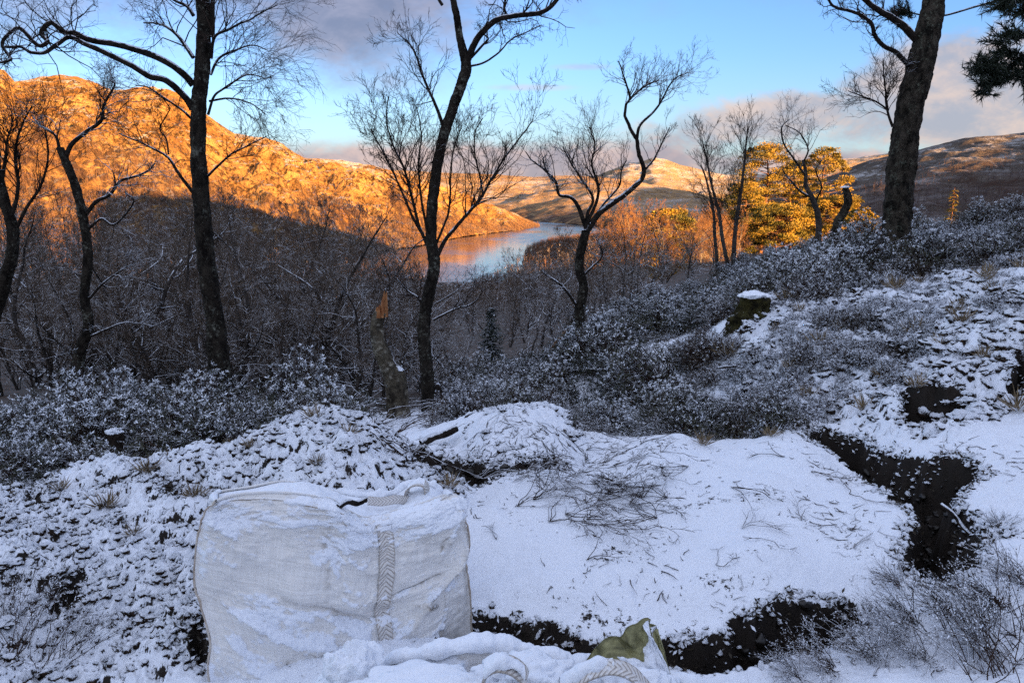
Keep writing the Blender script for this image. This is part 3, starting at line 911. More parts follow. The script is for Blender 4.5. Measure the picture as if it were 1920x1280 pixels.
# far left
hero('birch_tree', 'leaning snow-flecked birch at the edge of the wood, crooked trunk forking low, leftmost of all', 'tree', 10.0,
     [(-22,640),(-6,575),(8,530),(22,480),(24,430),(12,390),(0,340),(-10,290),(-14,230)], [36,34,32,30,28,24,20,16,12],
     [dict(pts=[(18,410),(30,380),(34,340),(28,290),(40,240),(60,200)], w0=10, w1=3, n=26, l=(0.4,1.0), kw=UPR),
      dict(pts=[(24,440),(50,390),(75,350),(90,300),(85,250),(75,215)], w0=8, w1=2, n=26, l=(0.4,1.0), kw=UPR),
      dict(pts=[(2,350),(10,300),(15,260),(25,220)], w0=9, w1=2, n=20, l=(0.4,0.9), kw=UPR),
      dict(pts=[(10,395),(-20,360),(-30,320)], w0=9, w1=2, n=10, l=(0.4,0.9), kw=UPR)], M_birch, 12, wk=0.85)
hero('gnarled_birch', 'thin twisted birch with a blunt broken fork against the orange hillside', 'tree', 9.6,
     [(143,716),(150,660),(166,610),(158,555),(165,480),(154,400),(140,345),(122,300),(112,278)], [36,30,26,24,24,24,22,22,18],
     [dict(pts=[(122,298),(135,270),(165,245),(190,225),(195,195),(215,160),(205,150)], w0=11, w1=3, n=22, l=(0.25,0.7), kw=GN),
      dict(pts=[(112,285),(108,265),(100,250),(75,235),(60,215)], w0=8, w1=2, n=12, l=(0.25,0.6), kw=GN),
      dict(pts=[(163,400),(180,378),(205,365),(225,340),(255,330),(280,318),(290,305)], w0=9, w1=3, n=16, l=(0.25,0.6), kw=GN),
      dict(pts=[(165,430),(190,410),(215,420),(250,380),(235,360)], w0=6, w1=3, n=8, l=(0.2,0.5), kw=GN),
      dict(pts=[(167,560),(195,530),(230,505),(250,495)], w0=6, w1=2, n=9, l=(0.3,0.6), kw=GN),
      dict(pts=[(170,630),(205,615),(235,605),(290,610)], w0=6, w1=2, n=9, l=(0.3,0.6), kw=GN)], M_birch, 13, twigmat=M_twigs, wk=0.82)
# centre
hero('birch_tree', 'forked birch leaning right in the middle of the view, in front of the lake', 'tree', 8.5,
     [(804,760),(800,690),(794,620),(802,560),(814,500),(808,440),(811,380),(820,310),(832,255),(850,200),(868,150),(874,122),(862,70),(856,30),(846,-20),(835,-90)],
     [42,36,34,33,33,32,30,28,27,27,28,27,20,18,16,12],
     [dict(pts=[(872,128),(888,85),(905,60),(930,38),(955,31),(1000,27),(1030,15),(1055,-12)], w0=15, w1=8, n=12, l=(0.3,0.7), kw=GN, dy=-0.05),
      dict(pts=[(950,30),(945,10),(955,-15)], w0=6, w1=3, n=6, l=(0.3,0.5), kw=GN),
      dict(pts=[(884,108),(905,85),(915,72),(900,60)], w0=6, w1=3, n=8, l=(0.2,0.5), kw=GN),
      dict(pts=[(880,125),(905,118),(935,100),(955,78),(985,62),(1015,48)], w0=5, w1=2, n=12, l=(0.2,0.5), kw=GN),
      dict(pts=[(830,235),(818,200),(800,160),(785,120),(770,85),(745,62)], w0=8, w1=2, n=20, l=(0.3,0.7), kw=UPR, dy=0.05),
      dict(pts=[(820,480),(835,450),(860,420),(885,392),(900,375),(925,330),(950,290),(985,245),(1000,225)], w0=10, w1=2, n=34, l=(0.3,0.75), kw=UPR, f0=0.3),
      dict(pts=[(905,370),(900,330),(890,290),(890,250),(905,222)], w0=5, w1=2, n=20, l=(0.25,0.6), kw=UPR, f0=0.1),
      dict(pts=[(812,470),(840,400),(845,340),(850,280),(865,235)], w0=6, w1=2, n=22, l=(0.25,0.6), kw=UPR),
      dict(pts=[(805,470),(785,420),(770,360),(755,310),(735,270),(725,220),(730,180)], w0=8, w1=2, n=36, l=(0.3,0.8), kw=UPR, f0=0.2),
      dict(pts=[(798,450),(770,400),(745,340),(715,280),(695,240)], w0=7, w1=2, n=26, l=(0.3,0.7), kw=UPR, f0=0.3),
      dict(pts=[(800,430),(790,370),(785,310),(790,250),(780,200)], w0=6, w1=2, n=26, l=(0.3,0.7), kw=UPR, f0=0.2),
      dict(pts=[(798,585),(785,560),(765,545),(740,520)], w0=8, w1=2, n=10, l=(0.3,0.6), kw=GN),
      dict(pts=[(812,600),(850,580),(885,570),(910,540)], w0=6, w1=2, n=10, l=(0.3,0.6), kw=GN),
      dict(pts=[(815,740),(822,720),(832,758)], w0=9, w1=5),
      dict(pts=[(830,10),(815,-10),(790,-30)], w0=7, w1=3, n=8, l=(0.4,0.7), kw=UPR)],
     M_birch, 14, wk=0.80)
hero('twisted_birch', 'small twisted birch with a long S-shaped limb curling up to the right of the lake', 'tree', 13.0,
     [(1092,640),(1086,590),(1094,540),(1086,500),(1091,462),(1099,432)], [24,22,20,19,20,18],
     [dict(pts=[(1099,436),(1128,396),(1165,370),(1192,347),(1208,325),(1198,290),(1194,262),(1178,235),(1172,212),(1182,185),(1210,160),(1235,150)], w0=14, w1=3, n=22, l=(0.35,0.8), kw=UPR, f0=0.75, knob=0.03),
      dict(pts=[(1194,262),(1200,235),(1225,210),(1240,190),(1262,150),(1290,135)], w0=7, w1=2, n=22, l=(0.35,0.8), kw=UPR, f0=0.5),
      dict(pts=[(1182,185),(1172,150),(1160,115)], w0=5, w1=2, n=10, l=(0.3,0.5), kw=UPR),
      dict(pts=[(1208,320),(1225,300),(1240,270),(1255,240)], w0=5, w1=2, n=10, l=(0.3,0.6), kw=UPR),
      dict(pts=[(1100,432),(1085,390),(1070,370),(1048,365),(1042,340),(1020,318),(998,300),(985,285)], w0=10, w1=2, n=16, l=(0.3,0.7), kw=GN, f0=0.4),
      dict(pts=[(1045,345),(1030,330),(1018,300),(1025,290)], w0=6, w1=2, n=9, l=(0.3,0.6), kw=UPR),
      dict(pts=[(1098,440),(1102,400),(1112,372),(1090,335),(1070,305),(1055,275)], w0=9, w1=2, n=30, l=(0.35,0.9), kw=UPR, f0=0.3),
      dict(pts=[(1100,420),(1118,380),(1122,350),(1110,310),(1115,270),(1105,240)], w0=8, w1=2, n=30, l=(0.35,0.9), kw=UPR, f0=0.3),
      dict(pts=[(1105,425),(1130,385),(1160,350),(1165,320),(1175,300)], w0=6, w1=2, n=14, l=(0.3,0.7), kw=UPR),
      dict(pts=[(1083,575),(1062,545),(1040,525),(1018,512)], w0=8, w1=3, n=8, l=(0.25,0.5), kw=GN),
      dict(pts=[(1092,520),(1110,500),(1130,480),(1120,450)], w0=6, w1=2, n=9, l=(0.25,0.5), kw=GN)],
     M_birch, 15, twigmat=M_twigs)
# big trunk on the right
hero('old_oak', 'thick rough-barked trunk standing among the shrubs on the right, leaning right', 'tree', 9.0,
     [(1682,420),(1683,395),(1688,333),(1694,285),(1700,233),(1714,170),(1732,100),(1744,45),(1751,0),(1760,-70)], [60,57,57,56,55,56,53,48,42,38],
     [dict(pts=[(1722,78),(1690,45),(1660,27),(1630,7),(1605,-12)], w0=17, w1=9, n=12, l=(0.25,0.5), kw=GN, knob=.02, f0=0.3),
      dict(pts=[(1704,124),(1680,98),(1655,85),(1640,66),(1630,38),(1600,21),(1570,16),(1552,-3)], w0=11, w1=5, n=14, l=(0.2,0.5), kw=GN, knob=.02, f0=0.3),
      dict(pts=[(1674,238),(1666,215),(1661,185),(1658,150),(1655,110)], w0=6, w1=2, n=26, l=(0.35,0.6), kw=dict(UPR, spread=0.6), f0=0.2),
      dict(pts=[(1664,205),(1640,190),(1615,180),(1590,170)], w0=4, w1=2, n=14, l=(0.25,0.5), kw=UPR, f0=0.2),
      ],
     M_oakb, 16)
# snags
def snag(name, label, Y, pts, ws, seed, broken=True, cat='dead trunk', mat=None, sink=0.2):
    rng = np.random.default_rng(seed)
    TP = px_line(pts, Y)
    gz = float(gh(np.array([TP[0][0]]), np.array([TP[0][1]]))[0])
    root = empty(name, (TP[0][0], TP[0][1], gz), label, cat)
    o = np.array(root.location)
    b = TP[0].copy(); b[2] = min(b[2], gz) - sink
    TP = np.vstack([b, TP])
    R = [pw(ws[0] * 1.2, Y)] + [pw(w, Y) for w in ws]
    link('trunk', bark_trunk('trunk', TP, R, mat or M_snagb, rng, o, rough=0.16, seed=seed, n=70), root)
    return root, TP, R, o

def mat_wood(name, c1, c2, snow=0.3):
    m, t, b = new_mat(name, 0.85, 0.15)
    P = t.tc('Object')
    n = t.noise(t.vscale(P, (60, 60, 6)), 1.0, 5, 0.6, 0.5)
    c = t.mix(t.ss(n, 0.35, 0.65), c1, c2)
    nz = t.sep(t.geo('Normal'))[2]
    s = t.ss(t.math('ADD', nz, t.math('MULTIPLY', t.math('SUBTRACT', t.noise(P, 20, 3, 0.6), 0.5), 1.2)), 1.1 - snow, 1.25 - snow)
    snow_mix(t, b, c, s)
    t.put(b.inputs['Normal'], t.bump(n, 0.8, 0.01))
    return m

M_split = mat_wood("split_wood", (0.18, 0.06, 0.022), (0.48, 0.22, 0.09), 0.3)
M_cut = mat_wood("old_cut_wood", (0.07, 0.045, 0.03), (0.16, 0.10, 0.06), 0.35)
M_dark = mat_wood("wet_dark_wood", (0.012, 0.009, 0.007), (0.04, 0.027, 0.02), 0.35)

sr, TP, R, o = snag('tree_snag', 'broken-off mossy trunk with an orange splintered top below the lake', 8.0,
     [(746,768),(742,725),(727,690),(713,650),(706,612),(714,585)], [50,45,38,33,29,25], 21)
rng = np.random.default_rng(5)
sp = Paths()
base = TP[-1]
for k in range(34):
    a = rng.uniform(0, 2 * math.pi); q = rng.random() ** 0.5 * R[-1] * 0.9
    hgt = 0.05 + 0.19 * math.exp(-((math.cos(a) * q / R[-1] - 0.45) / 0.5) ** 2) * rng.uniform(0.7, 1.05)
    s0 = base + np.array([math.cos(a) * q, math.sin(a) * q, -0.05])
    tip = s0 + np.array([0.028 * hgt / 0.2 + rng.normal(0, 0.006), rng.normal(0, 0.01), hgt + .05])
    sp.add([s0, s0 * 0.55 + tip * 0.45 + rng.normal(0, 0.002, 3), tip], [0.024, 0.019, 0.002])
link('splinters', tube_mesh('splinters', sp.L, M_split, sides=5, origin=o), sr)

def snow_blob(name, parent, c, rx, ry, rz, seed, o=(0, 0, 0), mat=None, lump=0.35, nu=40, nv=18, down=0.15):
    """a lumpy cushion of snow, flat underneath"""
    th_ = np.linspace(0, 2 * np.pi, nu, endpoint=False)[None, :]
    ph = np.linspace(-0.35, np.pi / 2, nv)[:, None]
    x = np.cos(ph) * np.cos(th_); y = np.cos(ph) * np.sin(th_); z = np.sin(ph) + 0 * th_
    n = fbm(x * 1.7 + seed, y * 1.7, z * 1.7, 4, seed, 0.55)
    k = 1 + lump * n
    V = np.stack([x * rx * k, y * ry * k, np.where(z > 0, z * rz * k, z * rz * down)], -1).reshape(-1, 3) + np.asarray(c) - np.asarray(o)
    return link(name, mesh_np(name, V, [grid_faces(nv, nu, True)], mat or M_snow), parent)

def mat_snow():
    m, t, b = new_mat("snow", 0.7, 0.3)
    P = t.tc('Object')
    n = t.noise(P, 60, 5, 0.6)
    t.put(b.inputs['Base Color'], t.mix(n, (0.76, 0.80, 0.88), (0.84, 0.86, 0.91)))
    b.inputs['Subsurface Weight'].default_value = 0.0
    t.put(b.inputs['Normal'], t.bump(t.math('ADD', t.noise(P, 35, 4, 0.6), t.math('MULTIPLY', t.noise(P, 160, 3, 0.6), 0.4)), 0.6, 0.012))
    return m
M_snow = mat_snow()

# the companion stump by the snag
r2, TP2, R2, o2 = snag('tree_stump', 'short dark mossy stub leaning beside the splintered trunk, snow on its tip', 8.1,
     [(752,770),(752,735),(750,705),(745,692)], [34,32,26,16], 22, cat='stump', mat=M_snagb)
snow_blob('snow_cap', r2, TP2[-1] + (0, 0, -0.01), 0.06, 0.06, 0.035, 3, o2)
r3, TP3, R3, o3 = snag('tree_snag', 'short dark broken trunk on the skyline before the golden pines', 14.0,
     [(1568,470),(1566,440),(1572,415),(1584,395),(1590,372),(1584,352)], [22,19,18,18,17,13], 23, mat=M_oakb)
snow_blob('snow_cap', r3, TP3[-1], 0.08, 0.07, 0.03, 4, o3)

# cut stumps
M_moss = mat_bark("moss_on_bark", (0.012, 0.010, 0.006), (0.055, 0.046, 0.014), (0.11, 0.10, 0.045), 0.7, 0.5, 16, False)
def stump(label, px, py, w, h, Y, seed, mat, capmat=None, snow=0.05, flare=1.25, name='tree_stump'):
    c = W(px, py, Y)
    rad = pw(w, Y)
    hh = h * Y / F
    root = empty(name, (c[0], c[1], c[2] - hh), label, 'stump')
    o = np.array(root.location)
    P = [(c[0], c[1], c[2] - hh - 0.15), (c[0], c[1], c[2] - hh), (c[0], c[1], c[2] - hh * 0.5), (c[0], c[1], c[2])]
    link('trunk', bark_trunk('trunk', P, [rad * flare * 1.1, rad * flare, rad * 1.02, rad * 0.97], mat, None, o, sides=48, n=48, rough=0.34, seed=seed), root)
    snow_blob('snow_cap', root, c + (0, 0, 0.0), rad * 1.05, rad * 1.05, snow, seed, o, lump=0.28, nu=60)
    return root
stump('flat-topped mossy stump on the snowy bank, a sheet of snow on its cut', 1412, 556, 62, 46, 6.8, 31, M_moss, snow=0.05, flare=1.35)
stump('dark rotting stump among the shrubs behind the left heap, tuft of snow on it', 214, 810, 34, 84, 5.7, 32, M_dark, snow=0.035, flare=1.3)
stump('low brown sawn stump at the right end of the snowy mound', 1052, 785, 26, 30, 5.15, 33, M_cut, snow=0.02)
stump('small dark stump showing behind the snowy mound beside the shrubs', 1117, 783, 30, 22, 5.9, 34, M_dark, snow=0.03)

stump('snow-capped knob of a stump on top of the back mound', 972, 764, 24, 14, 5.25, 35, M_dark, snow=0.035)

def log(name, label, A, B, w0, w1, Y0, Y1, mat, seed, cat='log', up=0.0):
    a, b = W(*A, Y0), W(*B, Y1)
    root_o = (a + b) / 2
    L = [a, a * .66 + b * .34 + (0, 0, 0.01), a * .34 + b * .66 + (0, 0, -0.005), b]
    m = bark_trunk(name, L, [pw(w0, Y0), pw((w0 + w1) / 2, Y0), pw((w0 + w1) / 2, Y0), pw(w1, Y1)], mat, None, root_o, sides=14, n=26, rough=0.14, seed=seed)
    oo = link(name, m, None, root_o)
    return tag(oo, label, cat)
M_logb = mat_bark("snowy_log_bark", (0.010, 0.008, 0.007), (0.045, 0.032, 0.024), (0.1, 0.1, 0.08), 0.2, 0.75, 14, False)
log('fallen_log', 'charred-looking short log end poking out of the back mound', (790,832), (856,802), 20, 17, 4.75, 4.9, M_logb, 41)
log('fallen_branch', 'snow-topped pale branch stub standing up slanting before the lower right wood', (1034,655), (1062,618), 9, 7, 9.6, 9.6, M_cut, 42, 'branch')
log('fallen_branch', 'long straight snow-covered pole lying across the shrub slope', (1115,650), (1185,614), 7, 5, 9.3, 9.7, M_logb, 43, 'branch')
log('fallen_branch', 'thin snowy stick lying level in the shrubs under the flat stump', (1345,690), (1440,687), 5, 4, 6.0, 6.1, M_logb, 44, 'branch')
log('fallen_branch', 'dark stick lying along the top of the left heap', (540,882), (600,866), 9, 6, 4.0, 4.05, M_logb, 45, 'branch')
log('fallen_branch', 'pale bent root sticking out of the dark pit on the right', (1765,945), (1830,1010), 9, 10, 3.5, 3.3, M_logb, 46, 'root')

# ---------------------------------------------------------------- valley wood: bare trees
def bare_proto(seed, h, kind, rmin=0.006):
    rng = np.random.default_rng(seed)
    n = 10
    p = np.zeros(3); d = np.array([rng.normal(0, .2), rng.normal(0, .2), 1.0])
    P = [np.array([0, 0, -0.4]), p.copy()]
    for i in range(n - 1):
        d = d + rng.normal(0, 0.10 if kind == 'birch' else 0.26, 3) * (1, 1, 0.3); d[2] = max(d[2], 0.5); d /= np.linalg.norm(d)
        p = p + d * h * 0.9 / (n - 1); P.append(p.copy())
    P = catmull(np.array(P), 24)
    R = np.linspace(h * (0.0105 if rmin > 0.003 else 0.0145), 0.008, 24)
    tr = Paths(); tr.add(P, R)
    cr = Paths()
    nb = 24 if kind == 'birch' else 22
    for k in range(nb):
        f = 0.12 + 0.88 * (k + rng.random()) / nb
        x = f * 23; i = min(int(x), 22)
        q = P[i] + (P[i + 1] - P[i]) * (x - i)
        a = k * 2.4 + rng.normal(0, .5)
        g_ = Paths()
        if kind == 'birch':
            dd = np.array([math.cos(a) * 0.6, math.sin(a) * 0.6, 1.0]); L = h * 0.30 * (1.2 - f * .8)
            grow(g_, rng, q, dd, L, 0.022 * (1.25 - f), 0, 3 if L > h * 0.12 else 2, rmin=rmin, nseg=7, crook=0.16, up=0.05, spread=0.48, kids=(4, 6), ratio=0.58)
        else:
            dd = np.array([math.cos(a), math.sin(a), 0.4]); L = h * 0.34 * (1.2 - f * .75)
            grow(g_, rng, q, dd, L, 0.026 * (1.25 - f), 0, 3 if L > h * 0.14 else 2, rmin=rmin, nseg=7, crook=0.28, up=0.07, spread=0.8, kids=(3, 5), ratio=0.62)
        for PP, RR in g_.L:
            (tr if RR[0] > 0.016 else cr).add(PP, RR)
    return [('trunk', tube_mesh('trunk', tr.L, M_vbark, thin=3)), ('crown', tube_mesh('crown', cr.L, M_vtwig, sides=3))], P[-1][2] + 0.4


def place(proto, name, loc, rz, sc, label, cat, group, mats=None, tilt=0.0):
    root = empty(name, loc, label, cat, group)
    root.rotation_euler = (tilt, 0, rz)
    root.scale = (sc, sc, sc)
    for pn, m in proto:
        link(pn, m, root)
    return root

rng = np.random.default_rng(77)
PROT, FINE = [], []
for i in range(8):
    PROT.append(bare_proto(100 + i, rng.uniform(7, 9), 'oak' if i % 4 == 3 else 'birch', 0.0045))
for i in range(6):
    FINE.append(bare_proto(150 + i, rng.uniform(4.5, 6), 'birch' if i % 2 == 0 else 'oak', 0.0022))
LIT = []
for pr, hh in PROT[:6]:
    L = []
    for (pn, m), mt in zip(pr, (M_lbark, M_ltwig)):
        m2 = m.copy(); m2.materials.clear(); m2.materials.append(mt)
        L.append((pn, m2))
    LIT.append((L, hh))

# how high in the view the wood reaches, by direction
TOPX = [-200, 0, 150, 330, 420, 520, 620, 700, 760, 820, 880, 960, 1000, 1060, 1110, 1160, 1250, 1330, 1460, 1700]
TOPY = [300, 315, 330, 345, 340, 345, 365, 400, 470, 530, 528, 495, 450, 450, 445, 395, 370, 380, 420, 400]

def zone(n, pxr, Yr, seed, label, group, prot, jit=60, keep=None, name='bare_tree', mind=0.9, pw_=1.0, smin=0.25, smax=1.3):
    rng = np.random.default_rng(seed)
    pts = []; tries = 0
    while len(pts) < n and tries < n * 60:
        tries += 1
        px = rng.uniform(*pxr); Y = Yr[0] + (Yr[1] - Yr[0]) * rng.random() ** pw_
        w = W(px, 400, Y)
        if keep and not keep(px, Y): continue
        if 865 < px < 975 and Y < 21: continue
        if any((w[0] - a) ** 2 + (w[1] - b) ** 2 < (mind * (Y / 20) ** 0.5) ** 2 for a, b in pts): continue
        z = float(gh(np.array([w[0]]), np.array([w[1]]))[0])
        pr, hh = prot[rng.integers(len(prot))]
        ptop = np.interp(px, TOPX, TOPY) + abs(rng.normal(0, jit))
        s = (W(px, ptop, Y)[2] - z) / hh
        if s < smin: continue
        s = min(s, smax * rng.uniform(0.8, 1))
        pts.append((w[0], w[1]))
        place(pr, name, (w[0], w[1], z - 0.05), rng.uniform(0, 6.28), s, label, 'tree', group, tilt=rng.normal(0, 0.10))
    return pts

zone(40, (20, 780), (11.5, 20), 1, 'bare snow-lined tree at the near edge of the shaded wood', 'bare trees at the near edge of the wood', FINE, 80, mind=0.9, smin=0.3, smax=1.15)
zone(70, (-20, 860), (9.8, 17), 9, 'thin low sapling in the undergrowth at the edge of the shaded wood', 'saplings at the edge of the wood', FINE, 90, mind=0.6, smin=0.15, smax=0.42, name='bare_sapling')
zone(120, (-60, 1080), (20, 60), 2, 'bare grey-brown tree in the shaded valley wood', 'bare trees in the shaded valley wood', FINE + PROT, 85, mind=1.2, smin=0.35)
zone(100, (-100, 1150), (60, 130), 3, 'bare grey-brown tree far down the shaded valley wood', 'bare trees far down the valley wood', PROT, 50, mind=1.6, smin=0.4)
zone(34, (1050, 1330), (18, 75), 6, 'bare russet-grey tree on the slope between the lake and the shrubs', 'bare trees on the slope right of the lake', FINE + PROT, 50, mind=1.4, keep=lambda p, Y: 20 + (p - 1060) * 0.10 < Y < 55, smax=0.8)
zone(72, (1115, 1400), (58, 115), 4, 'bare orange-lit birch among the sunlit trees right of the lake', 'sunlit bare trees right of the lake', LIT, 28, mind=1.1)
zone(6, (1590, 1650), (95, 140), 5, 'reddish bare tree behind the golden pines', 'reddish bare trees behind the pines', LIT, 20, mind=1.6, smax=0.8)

# the far wood: too many and too small to count, on the valley floor and the foot of the hills
def far_wood(name, spots, hts, seed, mat, nb=26):
    rng = np.random.default_rng(seed)
    n = len(spots)
    B = np.asarray(spots); H = np.asarray(hts)
    k = nb
    f = rng.random((n, k)) * 0.8 + 0.18
    a = rng.uniform(0, 6.283, (n, k))
    L = H[:, None] * 0.42 * (1.15 - f) * rng.uniform(0.5, 1.1, (n, k))
    s = np.stack([rng.normal(0, .25, (n, k)), rng.normal(0, .25, (n, k)), f * H[:, None]], -1) + B[:, None]
    e = s + np.stack([np.cos(a) * L * .8, np.sin(a) * L * .8, L * rng.uniform(0.2, 1.0, (n, k))], -1)
    wv = np.stack([-np.sin(a), np.cos(a), np.full_like(a, .3)], -1) * (0.05 + 0.0022 * H[:, None])[..., None]
    V1 = np.stack([s - wv, s + wv, e + rng.normal(0, .1, e.shape)], 2).reshape(-1, 3)
    # secondary twigs
    m_ = (s + e) / 2
    e2 = m_ + np.stack([np.cos(a + 1.1) * L * .45, np.sin(a + 1.1) * L * .45, L * 0.5], -1)
    e3 = m_ + np.stack([np.cos(a - 1.2) * L * .45, np.sin(a - 1.2) * L * .45, L * 0.35], -1)
    V2 = np.stack([m_ - wv * .6, m_ + wv * .6, e2], 2).reshape(-1, 3)
    V3 = np.stack([m_ - wv * .6, m_ + wv * .6, e3], 2).reshape(-1, 3)
    # stems
    r = 0.05 + 0.008 * H
    ang = np.arange(3) * 2.094
    ring = np.stack([np.cos(ang), np.sin(ang), 0 * ang], -1)
    lo = B[:, None] + ring[None] * r[:, None, None] - (0, 0, 0.6)
    hi = B[:, None] + ring[None] * 0.02 + np.stack([rng.normal(0, .3, n), rng.normal(0, .3, n), H], -1)[:, None]
    V = np.concatenate([V1, V2, V3, np.concatenate([lo, hi], 1).reshape(-1, 3)])
    nt = len(V1) * 3 // 3
    tri = np.arange(nt).reshape(-1, 3)
    tri = np.arange(len(V1) + len(V2) + len(V3)).reshape(-1, 3)
    b0 = len(V1) + len(V2) + len(V3) + np.arange(n)[:, None] * 6
    q = np.concatenate([np.stack([b0 + j, b0 + (j + 1) % 3, b0 + 3 + (j + 1) % 3, b0 + 3 + j], -1) for j in range(3)], 1).reshape(-1, 4)
    o = link(name, mesh_np(name, V, [tri, q], mat, smooth=False))
    return tag(o, None, None, None, 'stuff')

M_farwood = mat_twig("far_twigs", (0.095, 0.069, 0.053), (0.17, 0.12, 0.088), 0.36)
rng = np.random.default_rng(900)
sp_, ht_ = [], []
pxs = rng.uniform(-250, 1130, 5200); Ys = 125 + (560 - 125) * rng.random(5200) ** 0.8
P_ = np.array([W(a, 400, b) for a, b in zip(pxs, Ys)])
zz = gh(P_[:, 0], P_[:, 1])
topl = np.array([W(a, np.interp(a, TOPX, TOPY), b)[2] for a, b in zip(pxs, Ys)])
hh = np.minimum(rng.uniform(6, 11, 5200), topl - zz)
ok = (hh > 2.5) & (zz > LAKE_Z + 0.5)
wood_pts = np.column_stack([P_[:, 0], P_[:, 1], zz])[ok]; wood_h = hh[ok]
far_wood('valley_wood', wood_pts, wood_h, 5, M_farwood)
tag(bpy.data.objects['valley_wood'], 'mass of bare far trees filling the shaded valley floor', 'wood')
# right shore of the lake
n_ = 4200
pxs = rng.uniform(985, 1500, n_); Ys = 165 + (980 - 165) * rng.random(n_) ** 0.8
P_ = np.array([W(a, 400, b) for a, b in zip(pxs, Ys)]); zz = gh(P_[:, 0], P_[:, 1])
ok = zz > LAKE_Z + 0.4
px2 = rng.uniform(960, 1130, 2200); Y2 = rng.uniform(520, 1000, 2200)
P2 = np.array([W(a, 400, b) for a, b in zip(px2, Y2)]); z2 = gh(P2[:, 0], P2[:, 1])
P_ = np.vstack([P_, P2]); zz = np.r_[zz, z2]; ok = zz > LAKE_Z + 0.3; n_ = len(zz)
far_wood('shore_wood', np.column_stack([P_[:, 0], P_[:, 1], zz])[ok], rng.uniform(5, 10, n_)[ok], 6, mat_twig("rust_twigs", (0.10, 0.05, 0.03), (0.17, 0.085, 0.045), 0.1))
tag(bpy.data.objects['shore_wood'], 'russet bare wood along the right shore of the lake', 'wood')
# foot of the left hill
def on_hill(H_, n, trange, seed, hr, cols=(0, 1)):
    X, Y, Z, t = H_
    rng = np.random.default_rng(seed)
    nr = len(t); nc = X.shape[1]
    fi = (trange[0] + (trange[1] - trange[0]) * rng.random(n) ** 1.5) * (nr - 1); fj = (cols[0] + (cols[1] - cols[0]) * rng.random(n)) * (nc - 1)
    i, j = fi.astype(int), np.minimum(fj.astype(int), nc - 2); a = fi - i; b = fj - j
    g3 = lambda A: A[i, j] * (1 - a) * (1 - b) + A[i + 1, j] * a * (1 - b) + A[i, j + 1] * (1 - a) * b + A[i + 1, j + 1] * a * b
    return np.column_stack([g3(X), g3(Y), g3(Z) - 0.5]), rng.uniform(*hr, n)
s_, h_ = on_hill(HL, 9000, (0.0, 0.55), 31, (4, 10))
far_wood('hill_wood', s_, h_, 7, mat_twig("hill_twigs", (0.10, 0.055, 0.035), (0.2, 0.11, 0.06), 0.2), 20)
tag(bpy.data.objects['hill_wood'], 'bare wood climbing the foot of the orange hill', 'wood')
s_, h_ = on_hill(HL, 4200, (0.3, 0.98), 32, (2, 5))
far_wood('hill_scrub', s_, h_, 8, mat_twig("scrub_twigs", (0.07, 0.04, 0.018), (0.16, 0.09, 0.04), 0.05), 16)
tag(bpy.data.objects['hill_scrub'], 'scattered bare scrub on the sunlit hillside', 'scrub')
s_, h_ = on_hill(HR, 2600, (0.05, 0.5), 33, (7, 13))
far_wood('moor_wood', s_, h_, 9, mat_twig("moor_twigs", (0.05, 0.036, 0.034), (0.09, 0.06, 0.055), 0.15), 16)
tag(bpy.data.objects['moor_wood'], 'dark wood on the lower slope of the shaded moor', 'wood')

# slim birches standing before the pines
def slim(label, Y, trunk, ws, seed, n=34, h=1.3, f0=0.3):
    return hero('slim_birch', label, 'tree', Y, trunk, ws, [], M_vbark, seed, group='slim birches before the golden pines',
         trunk_twigs=(n, h * 0.6, h, f0, 1.0, (0, 0, 0.35), dict(crook=0.15, up=0.06, spread=0.5, kids=(4, 6), ratio=0.55, rmin=0.0035)))
slim('slim bare birch with the tallest fan-shaped crown just left of the golden pines', 26, [(1375,500),(1378,440),(1386,380),(1393,330),(1398,280),(1402,240)], [11,9,8,6,4,2], 51, 40, 1.9)
slim('slim leaning bare birch left of its taller neighbour before the golden pines', 26, [(1365,500),(1355,450),(1348,400),(1335,350),(1325,300),(1318,270)], [9,8,7,5,4,2], 52, 34, 1.6)
slim('slim bare birch with a double crown before the left pine', 28, [(1345,500),(1340,440),(1338,400),(1325,340),(1315,310)], [8,7,6,4,2], 53, 26, 1.5)
hero('snowy_birch', 'thin dark birch with white-dusted crooked trunk right in front of the golden pines', 'tree', 15.5,
     [(1532,470),(1535,430),(1533,400),(1522,370),(1512,350),(1510,320),(1505,300)], [14,13,12,11,9,7,5],
     [dict(pts=[(1522,370),(1500,358),(1480,335),(1465,318)], w0=6, w1=2, n=9, l=(0.3,0.7), kw=GN),
      dict(pts=[(1510,330),(1490,300),(1470,270),(1465,240),(1480,225)], w0=5, w1=2, n=14, l=(0.3,0.8), kw=GN),
      dict(pts=[(1506,305),(1515,280),(1500,250),(1475,235)], w0=4, w1=2, n=14, l=(0.3,0.8), kw=GN),
      dict(pts=[(1528,380),(1540,350),(1530,320),(1540,300)], w0=4, w1=2, n=10, l=(0.3,0.6), kw=GN)], M_vbark, 54, twigmat=M_vtwig)
